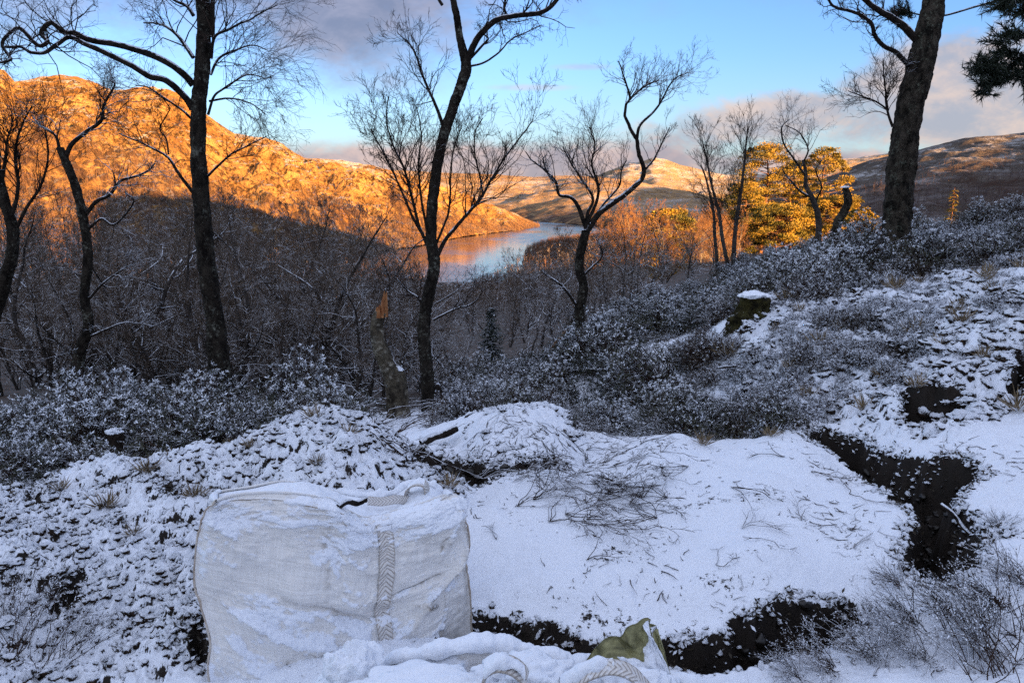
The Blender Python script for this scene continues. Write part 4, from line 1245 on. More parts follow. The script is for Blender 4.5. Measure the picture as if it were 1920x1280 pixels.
# ---------------------------------------------------------------- leaves
def leaf_mesh(name, C, D, N, L, Wd, snow, mat, tri=False):
    """diamond leaves: base C, direction D, face normal N"""
    C, D, N = np.asarray(C), np.asarray(D), np.asarray(N)
    D = D / (np.linalg.norm(D, axis=1, keepdims=True) + 1e-9)
    Sd = np.cross(D, N); Sd /= np.linalg.norm(Sd, axis=1, keepdims=True) + 1e-9
    L = np.asarray(L)[:, None]; Wd = np.asarray(Wd)[:, None]
    tip = C + D * L
    mid = C + D * L * 0.5
    Nn = np.cross(Sd, D)
    if tri:
        V = np.stack([C + Sd * Wd * .5, tip, C - Sd * Wd * .5], 1)
        k = 3
    else:
        V = np.stack([C, mid + Sd * Wd * 0.5 + Nn * Wd * 0.15, tip, mid - Sd * Wd * 0.5 + Nn * Wd * 0.15], 1)
        k = 4
    n = len(C)
    return mesh_np(name, V.reshape(-1, 3), [np.arange(n * k).reshape(n, k)], mat, {'snow': np.repeat(snow, k)}, smooth=False)


def unit(v): return v / (np.linalg.norm(v, axis=-1, keepdims=True) + 1e-9)


def shrub_proto(seed, rad=0.75, hgt=0.85, nst=95, leaf=(0.05, 0.085), wid=0.30, per=9, mat=None, snowb=0.5, fine=False):
    """evergreen shrub: fans of stems ending in whorls of leaves, snow on the upper ones"""
    rng = np.random.default_rng(seed)
    st = Paths(); C, D, N, LL, SN = [], [], [], [], []
    for k in range(nst):
        a = rng.uniform(0, 6.283); el = math.asin(rng.uniform(0.02, 1.0))
        d = np.array([math.cos(a) * math.cos(el), math.sin(a) * math.cos(el), math.sin(el)])
        lump = 1 + 0.28 * float(fbm(d[0:1] * 1.6 + seed, d[1:2] * 1.6, d[2:3] * 1.6, 3, seed)[0])
        tip = d * np.array([rad, rad, hgt]) * lump * rng.uniform(0.72, 1.02)
        b = np.array([rng.normal(0, rad * 0.15), rng.normal(0, rad * 0.15), -0.1])
        mid = b * 0.45 + tip * 0.55 + np.array([0, 0, 0.06]) + rng.normal(0, 0.04, 3)
        P = catmull([b, mid, tip], 6)
        st.add(P, np.linspace(0.009, 0.003, 6))
        for w in range(4 if not fine else 6):
            q = tip if w == 0 else tip + (mid - tip) * rng.uniform(0.05, 0.75) + rng.normal(0, 0.10 * rad / .75, 3)
            ax = unit(d + rng.normal(0, 0.35, 3) + (0, 0, 0.35))
            if w: st.add([tip + (mid - tip) * 0.6, (q + tip + (mid - tip) * 0.6) / 2, q], [0.003, 0.0028, 0.0024])
            t1 = unit(np.cross(ax, rng.normal(size=3))); t2 = np.cross(ax, t1)
            ph = rng.uniform(0, 6.28)
            for j in range(per):
                an = ph + j * 2.399
                out = t1 * math.cos(an) + t2 * math.sin(an)
                dd = out * rng.uniform(0.7, 1.0) + ax * rng.uniform(0.15, 0.8)
                C.append(q + ax * rng.uniform(-0.03, 0.01)); D.append(dd); N.append(unit(ax + rng.normal(0, .2, 3)))
                LL.append(rng.uniform(*leaf))
                SN.append(snowb + 0.42 * (tip[2] / hgt - 0.45) + 0.3 * ax[2] - 0.2 + rng.normal(0, 0.16) - 0.06 * w)
    C, D, N = np.array(C), np.array(D), np.array(N)
    LL = np.array(LL)
    N[:, 2] = np.abs(N[:, 2])
    return [('stems', tube_mesh('stems', st.L, M_stem, sides=3)), ('foliage', leaf_mesh('foliage', C, D, N, LL, LL * wid, np.array(SN), mat or M_rhodo))]

SHR = [shrub_proto(200 + i, rng_r, rng_h, 170, (0.034, 0.062), 0.3, 8, None, 0.38) for i, (rng_r, rng_h) in enumerate([(0.8, 0.8), (0.7, 0.95), (0.9, 0.75), (0.75, 0.85)])]
HTH = [shrub_proto(220 + i, 0.6, 0.5, 200, (0.016, 0.036), 0.3, 8, M_heath, 0.47, True) for i in range(4)]

HSN = [shrub_proto(230 + i, 0.6, 0.42, 200, (0.016, 0.034), 0.32, 8, M_heath, 0.86, True) for i in range(3)]

def shrubs(n, pxr, Yr, seed, prot, label, group, sc, name, cat, keep=None, mind=0.5, pw_=1.0, sink=0.05, flat=1.0):
    rng = np.random.default_rng(seed); pts = []; tries = 0
    while len(pts) < n and tries < n * 60:
        tries += 1
        px = rng.uniform(*pxr); Y = Yr[0] + (Yr[1] - Yr[0]) * rng.random() ** pw_
        w = W(px, 400, Y)
        z = float(gh(np.array([w[0]]), np.array([w[1]]))[0])
        dd = np.array([w[0], w[1] * CP - (z - CZ) * SP, 0])
        py = 640 - F * ((w[1] * SP + (z - CZ) * CP) / dd[1])
        if keep and not keep(px, py, Y): continue
        s = rng.uniform(*sc)
        if any((w[0] - a) ** 2 + (w[1] - b) ** 2 < (mind * s) ** 2 for a, b in pts): continue
        pts.append((w[0], w[1]))
        r = place(prot[rng.integers(len(prot))], name, (w[0], w[1], z - sink), rng.uniform(0, 6.28), s, label, cat, group)
        r.scale = (s, s, s * flat * rng.uniform(0.85, 1.15))

# behind the left heap
shrubs(42, (-60, 690), (5.3, 8.2), 31, SHR, 'evergreen shrub with snow-dusted leaves in the thicket behind the left heap', 'evergreen shrubs behind the left heap', (0.38, 0.85), 'evergreen_shrub', 'shrub',
       lambda px, py, Y: (Y < 7.4 or px < 600) and not (590 < px < 860 and Y < 8.4) and (px < 430 or Y > 5.8) and not (150 < px < 290 and Y < 6.4), mind=0.75)
# the slope on the right: low shrubs between the mound, the stump and the skyline
def right_slope(px, py, Y):
    lim = 760 + (px - 830) * 0.03
    if px > 1380 and py > 800 - max(0, px - 1560) * 0.9 and Y < 6.8: return False
    if px > 1450 and Y < 6.9: return False
    if 1360 < px < 1480 and Y < 7.4: return False
    return py < lim + 25
far_slope = lambda px, py, Y: True
shrubs(150, (850, 1560), (5.9, 12.5), 32, SHR + HTH, 'low snow-dusted shrub on the slope falling to the wood', 'low shrubs on the slope right of the mound', (0.30, 0.78), 'low_shrub', 'shrub', right_slope, mind=0.66, sink=0.08)
shrubs(105, (1330, 2080), (6.9, 16), 33, HTH + HSN + SHR, 'snow-dusted shrub in the thicket below the skyline on the right', 'shrubs below the right skyline', (0.4, 0.7), 'thicket_shrub', 'shrub',
       lambda px, py, Y: Y > 7.1 + (0.5 if px < 1480 else 0), mind=0.6, sink=0.05)
shrubs(130, (1060, 1600), (11.5, 26), 36, HTH + SHR, 'small snow-dusted shrub far down the slope towards the sunlit trees', 'small shrubs far down the slope', (0.45, 0.8), 'hillside_shrub', 'shrub', far_slope, mind=0.8, sink=0.08)
# scattered tufts on the bank
shrubs(135, (1360, 2000), (4.9, 7.4), 34, HSN, 'small heather tuft half buried in the snow of the bank', 'heather tufts on the snowy bank', (0.14, 0.34), 'heather_tuft', 'heather',
       lambda px, py, Y: py < 790 - max(0, px - 1560) * 0.12 and not (1360 < px < 1475 and py < 690), mind=0.9, sink=0.06)
shrubs(60, (1330, 1650), (4.9, 6.9), 35, HSN + HTH, 'wiry snow-laden heather clump above the dark trench', 'heather clumps above the trench', (0.34, 0.52), 'heather_clump', 'heather',
       lambda px, py, Y: 590 < py < 800 - max(0, px - 1500) * 0.9 and not (1370 < px < 1460 and py < 650), mind=0.7, sink=0.08)

shrubs(26, (1120, 1480), (4.9, 5.9), 37, HTH + SHR, 'dark shrub right behind the back edge of the snowy platform', 'shrubs along the back edge of the platform', (0.28, 0.5), 'edge_shrub', 'shrub',
       lambda px, py, Y: 765 < py < 812, mind=0.6, sink=0.06)

shrubs(95, (1400, 1790), (4.9, 7.2), 40, HSN, 'low frosted heather mat spreading over the bank below the flat-topped stump', 'heather mats on the bank', (0.2, 0.42), 'heather_mat', 'heather',
       lambda px, py, Y: 575 < py < 790 - max(0, px - 1500) * 0.45 and not (1365 < px < 1475 and py < 680), mind=0.55, sink=0.07)
# tufts of dead grass
def grass_proto(seed, n=70, L=0.16):
    rng = np.random.default_rng(seed)
    a = rng.uniform(0, 6.283, n); t_ = rng.uniform(0.15, 1.0, n)
    D = np.column_stack([np.cos(a) * t_, np.sin(a) * t_, rng.uniform(0.35, 1.0, n)])
    LL = rng.uniform(0.5, 1.1, n) * L
    return [('blades', leaf_mesh('blades', np.column_stack([rng.normal(0, .02, (n, 2)), np.zeros(n)]), D, np.column_stack([rng.normal(0, 1, (n, 2)), np.ones(n)]), LL, LL * 0.05, rng.normal(0.22, 0.2, n), M_grass))]
M_grass = mat_leaf("dead_grass", (0.09, 0.06, 0.03), (0.24, 0.17, 0.09), 0.9, 8.0)
GRS = [grass_proto(260 + i) for i in range(4)]
shrubs(34, (1330, 1990), (4.2, 7.2), 38, GRS, 'tuft of tan dead grass poking from the snow of the right bank', 'dead grass tufts on the right bank', (0.6, 1.2), 'grass_tuft', 'grass', lambda px, py, Y: py < 860 and not (1480 < px < 1850 and py > 790), mind=0.3, sink=0.0)
shrubs(16, (20, 860), (3.2, 4.4), 39, GRS, 'tuft of tan dead grass poking from the snow of the left heap', 'dead grass tufts on the left heap', (0.35, 0.7), 'grass_tuft', 'grass', None, mind=0.3, sink=0.0)

# ---------------------------------------------------------------- conifers
def conifer(seed, h, rad, mat, barkm, tiers=26, per=7, ls=0.1):
    rng = np.random.default_rng(seed)
    tr = Paths(); tr.add([(0, 0, -0.3), (0, 0, h * 0.5), (0.02, 0, h)], [h * 0.016, h * 0.009, 0.01])
    C, D, N, L, SN = [], [], [], [], []
    for t_ in range(tiers):
        f = (t_ + rng.random() * 0.5) / tiers
        z = h * (0.06 + 0.93 * f); R0 = rad * (1 - f) ** 0.8 * rng.uniform(0.8, 1.1) + 0.04
        for k in range(per + 2):
            a = rng.uniform(0, 6.283); Lb = R0 * rng.uniform(0.7, 1.1)
            end = np.array([math.cos(a) * Lb, math.sin(a) * Lb, z - Lb * 0.25])
            s = np.array([0, 0, z])
            m_ = max(3, int(Lb / ls * 1.6))
            tr.add([s, (s + end) / 2 + (0, 0, 0.03), end], [0.012, 0.008, 0.004])
            for j in range(m_):
                g_ = (j + rng.random()) / m_
                q = s + (end - s) * g_
                for sgn in (-1, 1):
                    dd = np.array([math.cos(a + sgn * 0.9), math.sin(a + sgn * 0.9), -0.25]) + rng.normal(0, .25, 3)
                    C.append(q); D.append(dd); N.append((rng.normal(0, .3), rng.normal(0, .3), 1)); L.append(ls * rng.uniform(0.8, 1.9)); SN.append(rng.normal(0.28, 0.16))
    L = np.array(L)
    return [('trunk', tube_mesh('trunk', tr.L, barkm, sides=5)), ('foliage', leaf_mesh('foliage', np.array(C), np.array(D), np.array(N), L, L * 0.38, np.array(SN), mat))]

def at_px(px, Y): 
    w = W(px, 400, Y); return (w[0], w[1], float(gh(np.array([w[0]]), np.array([w[1]]))[0]) - 0.1)

SPR = conifer(300, 3.2, 1.0, M_dpine, M_vbark, 30, 8, 0.10)
c = W(921, 685, 16.0)
gz = at_px(921, 16.0)[2]
top = W(921, 572, 16.0)[2]
r = place(SPR, 'spruce_tree', (c[0], c[1], gz), 0.4, (top - gz) / 3.2, 'small dark green spruce standing below the lake', 'tree', None)
for i, (px, Y, hh, lab) in enumerate([(488, 60, 6.5, 'pale frosted conifer deep in the shaded wood, left of the middle'), (640, 95, 8.0, 'grey-green conifer deep in the shaded wood near the sunlit foot of the hill')]):
    p = at_px(px, Y)
    place(SPR, 'spruce_tree', p, i, hh / 3.2, lab, 'tree', None)

def pine(seed, h, rad, mat, barkm, ncl=70, ls=0.24, per=90, crown0=0.35, dome=1.0):
    """open-crowned pine: limbs carrying pads of needle tufts"""
    rng = np.random.default_rng(seed)
    tr = Paths()
    T = catmull([(0, 0, -0.4), (rng.normal(0, .15), rng.normal(0, .15), h * 0.35), (rng.normal(0, .35), rng.normal(0, .35), h * 0.7), (rng.normal(0, .3), rng.normal(0, .3), h * 0.96)], 12)
    tr.add(T, np.linspace(h * 0.022, 0.04, 12))
    C, D, N, L, SN = [], [], [], [], []
    for k in range(ncl):
        f = crown0 + (1 - crown0) * (k + rng.random()) / ncl
        x = f * 11; i = min(int(x), 10); s = T[i] + (T[i + 1] - T[i]) * (x - i)
        a = k * 2.399 + rng.normal(0, .3)
        g_ = (f - crown0) / (1 - crown0)
        R0 = rad * (0.75 + 0.45 * math.sin(g_ * 2.2 + .3)) * (1 - g_ ** 4 * 0.75) * rng.uniform(0.55, 1.05)
        e = s + np.array([math.cos(a) * R0, math.sin(a) * R0, R0 * 0.22 * dome + rng.normal(0, .2)])
        tr.add(catmull([s, (s + e) / 2 + (0, 0, -0.1), e], 5), np.linspace(0.05, 0.015, 5))
        cr = rng.uniform(0.35, 1.0) * rad * 0.29
        m_ = per
        v = rng.normal(size=(m_, 3)); v = unit(v) * (rng.random((m_, 1)) ** 0.45)
        q = e + v * np.array([cr * 1.3, cr * 1.3, cr * 0.42]) + (0, 0, cr * 0.15)
        C.append(q); dd = unit(v * (1, 1, 0.6) + rng.normal(0, .45, (m_, 3)) + (0, 0, 0.45)); D.append(dd)
        N.append(rng.normal(size=(m_, 3))); L.append(ls * rng.uniform(0.6, 1.3, m_)); SN.append(np.zeros(m_))
    L = np.concatenate(L)
    return [('trunk', tube_mesh('trunk', tr.L, barkm, sides=7)), ('crown', leaf_mesh('crown', np.concatenate(C), np.concatenate(D), np.concatenate(N), L, L * 0.42, np.concatenate(SN), mat))]

PINES = [(1430, 112, 15.2, 4.3, 268, 'broad golden-green pine, left and largest of the sunlit pair'),
         (1542, 108, 13.6, 3.2, 276, 'golden-green pine with an open flat-topped crown, right of the broad pine'),
         (1485, 118, 13.0, 3.6, 305, 'golden pine filling the gap behind the two larger sunlit pines'),
         (1395, 106, 9.5, 3.0, 345, 'lower golden-green pine at the left foot of the broad pine'),
         (1460, 100, 7.6, 3.6, 392, 'low bushy yellow-green pine in front of the sunlit pair'),
         (1570, 104, 8.2, 3.3, 372, 'low yellow-green pine at the right foot of the sunlit pair'),
         (1255, 82, 8.5, 2.6, 392, 'dark green pine with a sunlit side among the orange birches'),
         (1620, 96, 5.2, 1.5, 395, 'small pointed yellow-green conifer right of the pines')]
for i, (px, Y, hh, rad, ptop, lab) in enumerate(PINES):
    p = np.array(at_px(px, Y))
    topz = W(px, ptop, Y)[2]
    H = max(topz - p[2], 2.0)
    place(pine(310 + i, H, rad, M_pine, M_pinebark, 95 if rad > 3.5 else 70, 0.26, 250, 0.16 if rad > 3 else 0.08), 'pine_tree', tuple(p), i * 1.3, 1.0, lab, 'tree', None)
# lone small larch in the sun
p = np.array(at_px(1785, 62)); topz = W(1785, 352, 62)[2]
lar = conifer(330, 3.0, 0.55, M_pine, M_pinebark, 18, 4, 0.12)
place(lar, 'larch_tree', tuple(p), 0.3, max(1.0, (topz - p[2]) / 3.0), 'tiny lone orange conifer lit by the sun above the right shrubs', 'tree', None)

# ---- pine whose boughs hang in from the right
def needles(name, tips, dirs, mat, ln=0.11, per=34, seed=0, origin=(0, 0, 0), wd=0.0045):
    rng = np.random.default_rng(seed)
    n = len(tips)
    T = np.repeat(np.asarray(tips), per, 0); Dm = np.repeat(unit(np.asarray(dirs)), per, 0)
    back = rng.random((n * per, 1)) * 0.16
    q = T - Dm * back
    dd = unit(Dm * rng.uniform(0.25, 0.9, (n * per, 1)) + unit(rng.normal(size=(n * per, 3))) * 0.75)
    L = ln * rng.uniform(0.7, 1.15, n * per)
    return mesh_np(name, leafV(q - np.asarray(origin), dd, L, wd, rng), [np.arange(n * per * 3).reshape(-1, 3)], mat, {'snow': np.repeat(rng.normal(0.1, 0.12, n * per), 3)}, smooth=False)

def leafV(q, dd, L, wd, rng):
    s = unit(np.cross(dd, rng.normal(size=dd.shape)))
    return np.stack([q + s * wd, q + dd * L[:, None], q - s * wd], 1).reshape(-1, 3)

PY = 7.0
pr_ = empty('pine_tree', tuple(W(2330, 520, 7.6) * (1, 1, 0) + (0, 0, float(gh(np.array([W(2330,520,7.6)[0]]), np.array([7.6]))[0]))), 'dark pine whose needled boughs hang into the sky at the right edge', 'tree')
o = np.array(pr_.location)
tp = [o + (0, 0, -0.3), o + (0.05, 0, 2.0), o + (-0.05, 0, 4.0), o + (0, 0.1, 6.5)]
link('trunk', bark_trunk('trunk', tp, [0.24, 0.21, 0.18, 0.12], M_oakb, None, o, seed=61), pr_)
BO = [([(2330,20),(2150,40),(2010,70),(1960,85),(1925,105),(1890,125),(1860,140)], 13, 3),
      ([(1975,80),(1940,70),(1915,65),(1895,72),(1875,80)], 6, 2), ([(1925,105),(1900,98),(1870,104),(1845,118),(1825,122)], 5, 2),
      ([(1890,125),(1865,128),(1840,135)], 4, 2), ([(1950,92),(1930,120),(1905,140),(1880,152)], 5, 2), ([(1905,115),(1880,145),(1855,158),(1838,175)], 4, 2),
      ([(1960,85),(1945,110),(1935,135),(1915,155)], 4, 2),
      ([(2330,-90),(2150,-70),(2000,-30),(1920,-5),(1890,5),(1880,20)], 10, 3), ([(1950,-18),(1935,5),(1920,20)], 4, 2), ([(2000,-28),(1985,10),(1960,25),(1940,30)], 5, 2),
      ([(2330,-150),(2050,-60),(1900,-8),(1830,12),(1773,28),(1735,27),(1705,20),(1688,24)], 9, 3)]
rng = np.random.default_rng(6)
for i, (L, w0, w1) in enumerate(BO):
    P = catmull(px_line(L, PY, -0.03 if i else 0.0), 6 * len(L))
    br = Paths()
    tips, dirs = [], []
    vis = P[:, 0] < W(1990, 100, PY)[0]
    idx = np.where(vis)[0]
    if i == 10: P[:, 1] += 2.4; P[:] = np.column_stack([P[:, 0] * (PY + 2.4) / PY, P[:, 1], CZ + (P[:, 2] - CZ) * (PY + 2.4) / PY]); P[0] = o + (0, 0, 5.2)
    br.add(P, np.linspace(pw(w0, PY), pw(w1, PY), len(P)))
    for k in range(26 if i not in (0, 7) else 34):
        j = rng.choice(idx[len(idx) // 4:] if i else idx[len(idx) // 3:])
        if i == 10: j = rng.choice(np.arange(len(P) - 9, len(P)))
        T = unit(P[min(j + 1, len(P) - 1)] - P[max(j - 1, 0)])
        d_ = unit(T * 0.6 + rng.normal(0, .55, 3) + (0, 0, 0.15))
        Lh = rng.uniform(0.04, 0.19)
        e = P[j] + d_ * Lh
        br.add([P[j], (P[j] + e) / 2 + (0, 0, -.005), e], [0.004, 0.0035, 0.003])
        tips.append(e); dirs.append(d_)
    bo = link('branch', tube_mesh('branch', br.L, M_branch, origin=o), pr_)
    link('needles', needles('needles', tips, dirs, M_dpine, 0.075, 42, 60 + i, o), bo)
# ---------------------------------------------------------------- the builder's bags
def mat_fabric():
    m, t, b = new_mat("woven_sack", 0.7, 0.25)
    fu, fv = t.attr('fu'), t.attr('fv')
    P = t.comb(fu, fv, 0.0)
    O = t.tc('Object')
    wx = t.math('SINE', t.math('MULTIPLY', fu, 900.0))
    wy = t.math('SINE', t.math('MULTIPLY', fv, 900.0))
    streak = t.noise(t.comb(t.math('MULTIPLY', fu, 4.0), t.math('MULTIPLY', fv, 160.0), 0.0), 1.0, 4, 0.7)
    streak2 = t.noise(t.comb(t.math('MULTIPLY', fu, 160.0), t.math('MULTIPLY', fv, 3.0), 2.0), 1.0, 4, 0.7)
    c = t.mix(t.ss(t.math('ADD', t.math('MULTIPLY', streak, 0.6), t.math('MULTIPLY', streak2, 0.4)), 0.38, 0.62), (0.68, 0.65, 0.62), (0.80, 0.78, 0.76))
    dirt = t.math('MULTIPLY', t.ss(t.noise(P, 4.5, 6, 0.7, 0.8), 0.53, 0.72), t.ss(t.noise(P, 28, 4, 0.7), 0.35, 0.6))
    c = t.mix(t.math('MULTIPLY', dirt, 0.55), c, (0.22, 0.18, 0.13))
    c = t.mix(t.math('MULTIPLY', t.math('MULTIPLY', t.attr('fold_shade_dirt'), 1.6, None, True), t.ss(t.noise(P, 40, 4, 0.65), 0.3, 0.65)), c, (0.15, 0.12, 0.09))
    s = t.attr('snow')
    f = t.ss(t.math('ADD', s, t.math('MULTIPLY', t.math('SUBTRACT', t.noise(O, 110, 5, 0.7), 0.5), 1.1)), 0.22, 0.72)
    snow_mix(t, b, c, t.math('MULTIPLY', f, 0.95))
    h = t.math('ADD', t.math('MULTIPLY', t.math('ADD', wx, wy), 0.04), t.math('ADD', t.math('MULTIPLY', streak, 0.3), t.math('MULTIPLY', t.noise(O, 130, 3, 0.6), t.math('MULTIPLY', f, 1.2))))
    t.put(b.inputs['Normal'], t.bump(h, 0.45, 0.006))
    return m


def mat_webbing():
    m, t, b = new_mat("herringbone_webbing", 0.75, 0.2)
    fu, fv = t.attr('fu'), t.attr('fv')            # fu: -1..1 across, fv metres along
    q = t.math('ADD', t.math('MULTIPLY', fv, 72.0), t.math('MULTIPLY', t.math('ABSOLUTE', fu), 1.7))
    st = t.math('PINGPONG', q, 0.5)
    c = t.mix(t.ss(st, 0.08, 0.24), (0.34, 0.30, 0.27), (0.66, 0.63, 0.60))
    edge = t.ss(t.math('ABSOLUTE', fu), 0.84, 0.95)
    c = t.mix(t.math('MULTIPLY', edge, 0.7), c, (0.35, 0.30, 0.25))
    O = t.tc('Object')
    f = t.ss(t.math('ADD', t.attr('snow'), t.math('MULTIPLY', t.math('SUBTRACT', t.noise(O, 60, 4, 0.6), 0.5), 0.9)), 0.4, 0.6)
    snow_mix(t, b, c, t.math('MULTIPLY', f, 0.9))
    t.put(b.inputs['Normal'], t.bump(st, 0.6, 0.004))
    return m
M_fab, M_web = mat_fabric(), mat_webbing()
M_pipe = mat_wood("tan_piping", (0.36, 0.28, 0.22), (0.58, 0.52, 0.45), 0.45)


def curve_px(L, Y, n):
    """(px, py) along a line, distance running from Y[0] to Y[1]"""
    L = np.array(L, float); t_ = np.linspace(0, 1, len(L))
    return catmull([W(a, b, Y[0] + (Y[1] - Y[0]) * k) for (a, b), k in zip(L, t_)], n)


def coons(top, bot, left, right):
    """patch [v from bottom to top, u from left to right]"""
    nu, nv = len(top), len(left)
    u_ = np.linspace(0, 1, nu)[None, :, None]; v_ = np.linspace(0, 1, nv)[:, None, None]
    A = (1 - v_) * bot[None] + v_ * top[None]
    B = (1 - u_) * left[:, None] + u_ * right[:, None]
    C = (1 - u_) * (1 - v_) * bot[0] + u_ * (1 - v_) * bot[-1] + (1 - u_) * v_ * top[0] + u_ * v_ * top[-1]
    return A + B - C


def normals(G):
    a = np.gradient(G, axis=1); b = np.gradient(G, axis=0)
    n = np.cross(a, b)
    return n / (np.linalg.norm(n, axis=-1, keepdims=True) + 1e-12)


def crease(u_, v_, a, b, w, amp):
    """a fold line from a to b in panel coordinates"""
    a, b = np.array(a), np.array(b); e = b - a
    t_ = np.clip(((u_ - a[0]) * e[0] + (v_ - a[1]) * e[1]) / e.dot(e), 0, 1)
    d_ = np.hypot(u_ - a[0] - e[0] * t_, v_ - a[1] - e[1] * t_)
    s_ = np.tanh(((u_ - a[0]) * e[1] - (v_ - a[1]) * e[0]) / np.hypot(*e) / (w * 0.45))
    env = np.sin(np.pi * np.clip(t_, 0.02, 0.98)) ** 0.5
    return amp * env * np.exp(-(d_ / w) ** 1.3) * (0.6 + 0.4 * s_)


bo_ = W(630, 1240, 2.85)
bag = empty('bulk_bag', (bo_[0], bo_[1], float(gh(np.array([bo_[0]]), np.array([bo_[1]]))[0])), 'slumped white woven sack plastered with snow, herringbone strap down its front', 'sack')
o = np.array(bag.location)
NU, NV = 260, 200
top = curve_px([(405,940),(422,934),(445,929),(480,926),(520,925),(560,928),(600,934),(622,938),(640,952),(665,966),(685,972),(715,966),(745,958),(790,946),(820,934),(830,930),(838,931),(845,935)], (2.50, 2.86), NU)
bot = curve_px([(400,1300),(520,1325),(640,1300),(760,1255),(884,1195)], (2.44, 2.82), NU)
left = curve_px([(400,1300),(392,1250),(396,1200),(378,1135),(366,1085),(370,1020),(378,985),(388,958),(405,940)], (2.44, 2.50), NV)
right = curve_px([(884,1195),(882,1140),(878,1090),(872,1055),(879,1020),(874,985),(863,955),(845,935)], (2.82, 2.86), NV)
G = coons(top, bot, left, right)
uu_, vv_ = np.meshgrid(np.linspace(0, 1, NU), np.linspace(0, 1, NV))
Nn = normals(G)
if Nn[..., 1].mean() > 0: Nn = -Nn
bul = 0.115 * np.sin(np.pi * uu_) ** 0.7 * np.sin(np.pi * np.clip(vv_ * 0.9 + 0.05, 0, 1)) ** 0.8
wr = 0.014 * fbm(uu_ * 3.2, vv_ * 3.2, 0, 5, 71) + 0.006 * (1 - np.abs(perlin(uu_ * 5 + vv_ * 3, vv_ * 5, 2, 72)) * 2)
wr += crease(uu_, vv_, (0.0, 0.45), (0.30, 0.30), 0.035, 0.012) + crease(uu_, vv_, (0.25, 0.52), (0.66, 0.36), 0.05, -0.014)
wr += crease(uu_, vv_, (0.05, 0.40), (0.55, 0.22), 0.04, 0.010) + crease(uu_, vv_, (0.72, 0.22), (0.97, 0.62), 0.03, 0.022) + crease(uu_, vv_, (0.78, 0.30), (1.0, 0.50), 0.05, -0.018)
wr += crease(uu_, vv_, (0.66, 0.48), (0.86, 0.50), 0.02, -0.010) + crease(uu_, vv_, (0.76, 0.36), (0.84, 0.29), 0.015, 0.014) + crease(uu_, vv_, (0.86, 0.1), (0.87, 0.32), 0.015, 0.010)
wr += crease(uu_, vv_, (0.18, 0.18), (0.52, 0.02), 0.03, 0.012) + crease(uu_, vv_, (0.30, 0.05), (0.36, 0.25), 0.03, 0.010) + crease(uu_, vv_, (0.10, 0.68), (0.24, 0.60), 0.03, 0.008)
wr += crease(uu_, vv_, (0.80, 0.55), (0.90, 0.95), 0.025, 0.010) + crease(uu_, vv_, (0.70, 0.62), (0.78, 0.88), 0.02, 0.007)
edge = sstep(0, 0.04, uu_) * sstep(0, 0.04, 1 - uu_)
G0 = G + Nn * ((bul + wr * 2.4) * edge * sstep(-0.001, 0.05, 1 - vv_ + 0.01))[..., None]
Nn = normals(G0)
if Nn[..., 1].mean() > 0: Nn = -Nn
sn = 0.62 * fbm(uu_ * 4.5, vv_ * 4.5, 0, 5, 81, 0.6) + 0.25 * fbm(uu_ * 20, vv_ * 20, 0, 3, 82)
bias = -0.25 + 0.8 * np.exp(-((uu_ - 0.06) / 0.13) ** 2 - ((vv_ - 0.84) / 0.22) ** 2)
bias += 0.75 * np.exp(-((uu_ - 0.82) / 0.22) ** 2 - ((vv_ - (0.90 - 0.35 * (uu_ - 0.75))) / 0.10) ** 2) + 0.45 * np.exp(-((uu_ - 0.48) / 0.16) ** 2 - ((vv_ - 0.86) / 0.10) ** 2)
bias += 0.40 * np.exp(-(((vv_ - 0.52 + 0.75 * (uu_ - 0.1))) / 0.13) ** 2) * (uu_ < 0.62) + 0.45 * np.exp(-((vv_ - 0.14) / 0.13) ** 2 - ((uu_ - 0.35) / 0.3) ** 2)
bias += 0.35 * np.exp(-((uu_ - 0.70) / 0.05) ** 2 - ((vv_ - 0.38) / 0.05) ** 2) - 0.5 * np.exp(-((uu_ - 0.30) / 0.12) ** 2 - ((vv_ - 0.62) / 0.16) ** 2) - 0.35 * sstep(0.80, 0.95, uu_) * sstep(0.85, 0.5, vv_)
bias += 1.3 * np.clip(Nn[..., 2] - 0.05, -0.2, 0.35)
snm = sstep(-0.15, 0.75, sn + bias + 0.22 * fbm(uu_ * 60, vv_ * 45, 0, 3, 87))
thick = snm * (0.008 + 0.004 * fbm(uu_ * 34, vv_ * 30, 0, 4, 83) + 0.004 * fbm(uu_ * 90, vv_ * 75, 0, 3, 84))
Gf = G0 + Nn * (thick * edge)[..., None]
gr = np.zeros_like(uu_)  # fold shade painted dark along the creases, plus a dirt stain and slits
for a_, b_, w_, s_ in (((0.66, 0.48), (0.86, 0.50), 0.012, .9), ((0.76, 0.36), (0.84, 0.29), 0.008, 1.3), ((0.86, 0.1), (0.87, 0.32), 0.006, .6), ((0.72, 0.22), (0.97, 0.62), 0.010, .5),
                       ((0.18, 0.18), (0.52, 0.02), 0.008, .6), ((0.25, 0.52), (0.66, 0.36), 0.012, .45), ((0.40, 0.85), (0.42, 0.52), 0.022, .55), ((0.30, 0.27), (0.52, 0.24), 0.006, .7),
                       ((0.80, 0.62), (0.83, 0.74), 0.005, 1.0), ((0.0, 0.45), (0.30, 0.30), 0.008, .5), ((0.70, 0.02), (0.99, 0.05), 0.05, .5), ((0.97, 0.05), (0.99, 0.9), 0.02, .5)):
    gr = np.maximum(gr, np.abs(crease(uu_ + 0.012 * fbm(uu_ * 14, vv_ * 14, 0, 3, 61), vv_ + 0.012 * fbm(uu_ * 14, vv_ * 14, 4, 3, 62), a_, b_, w_, s_)))
fuA = uu_ * 0.95; fvA = vv_ * 0.68
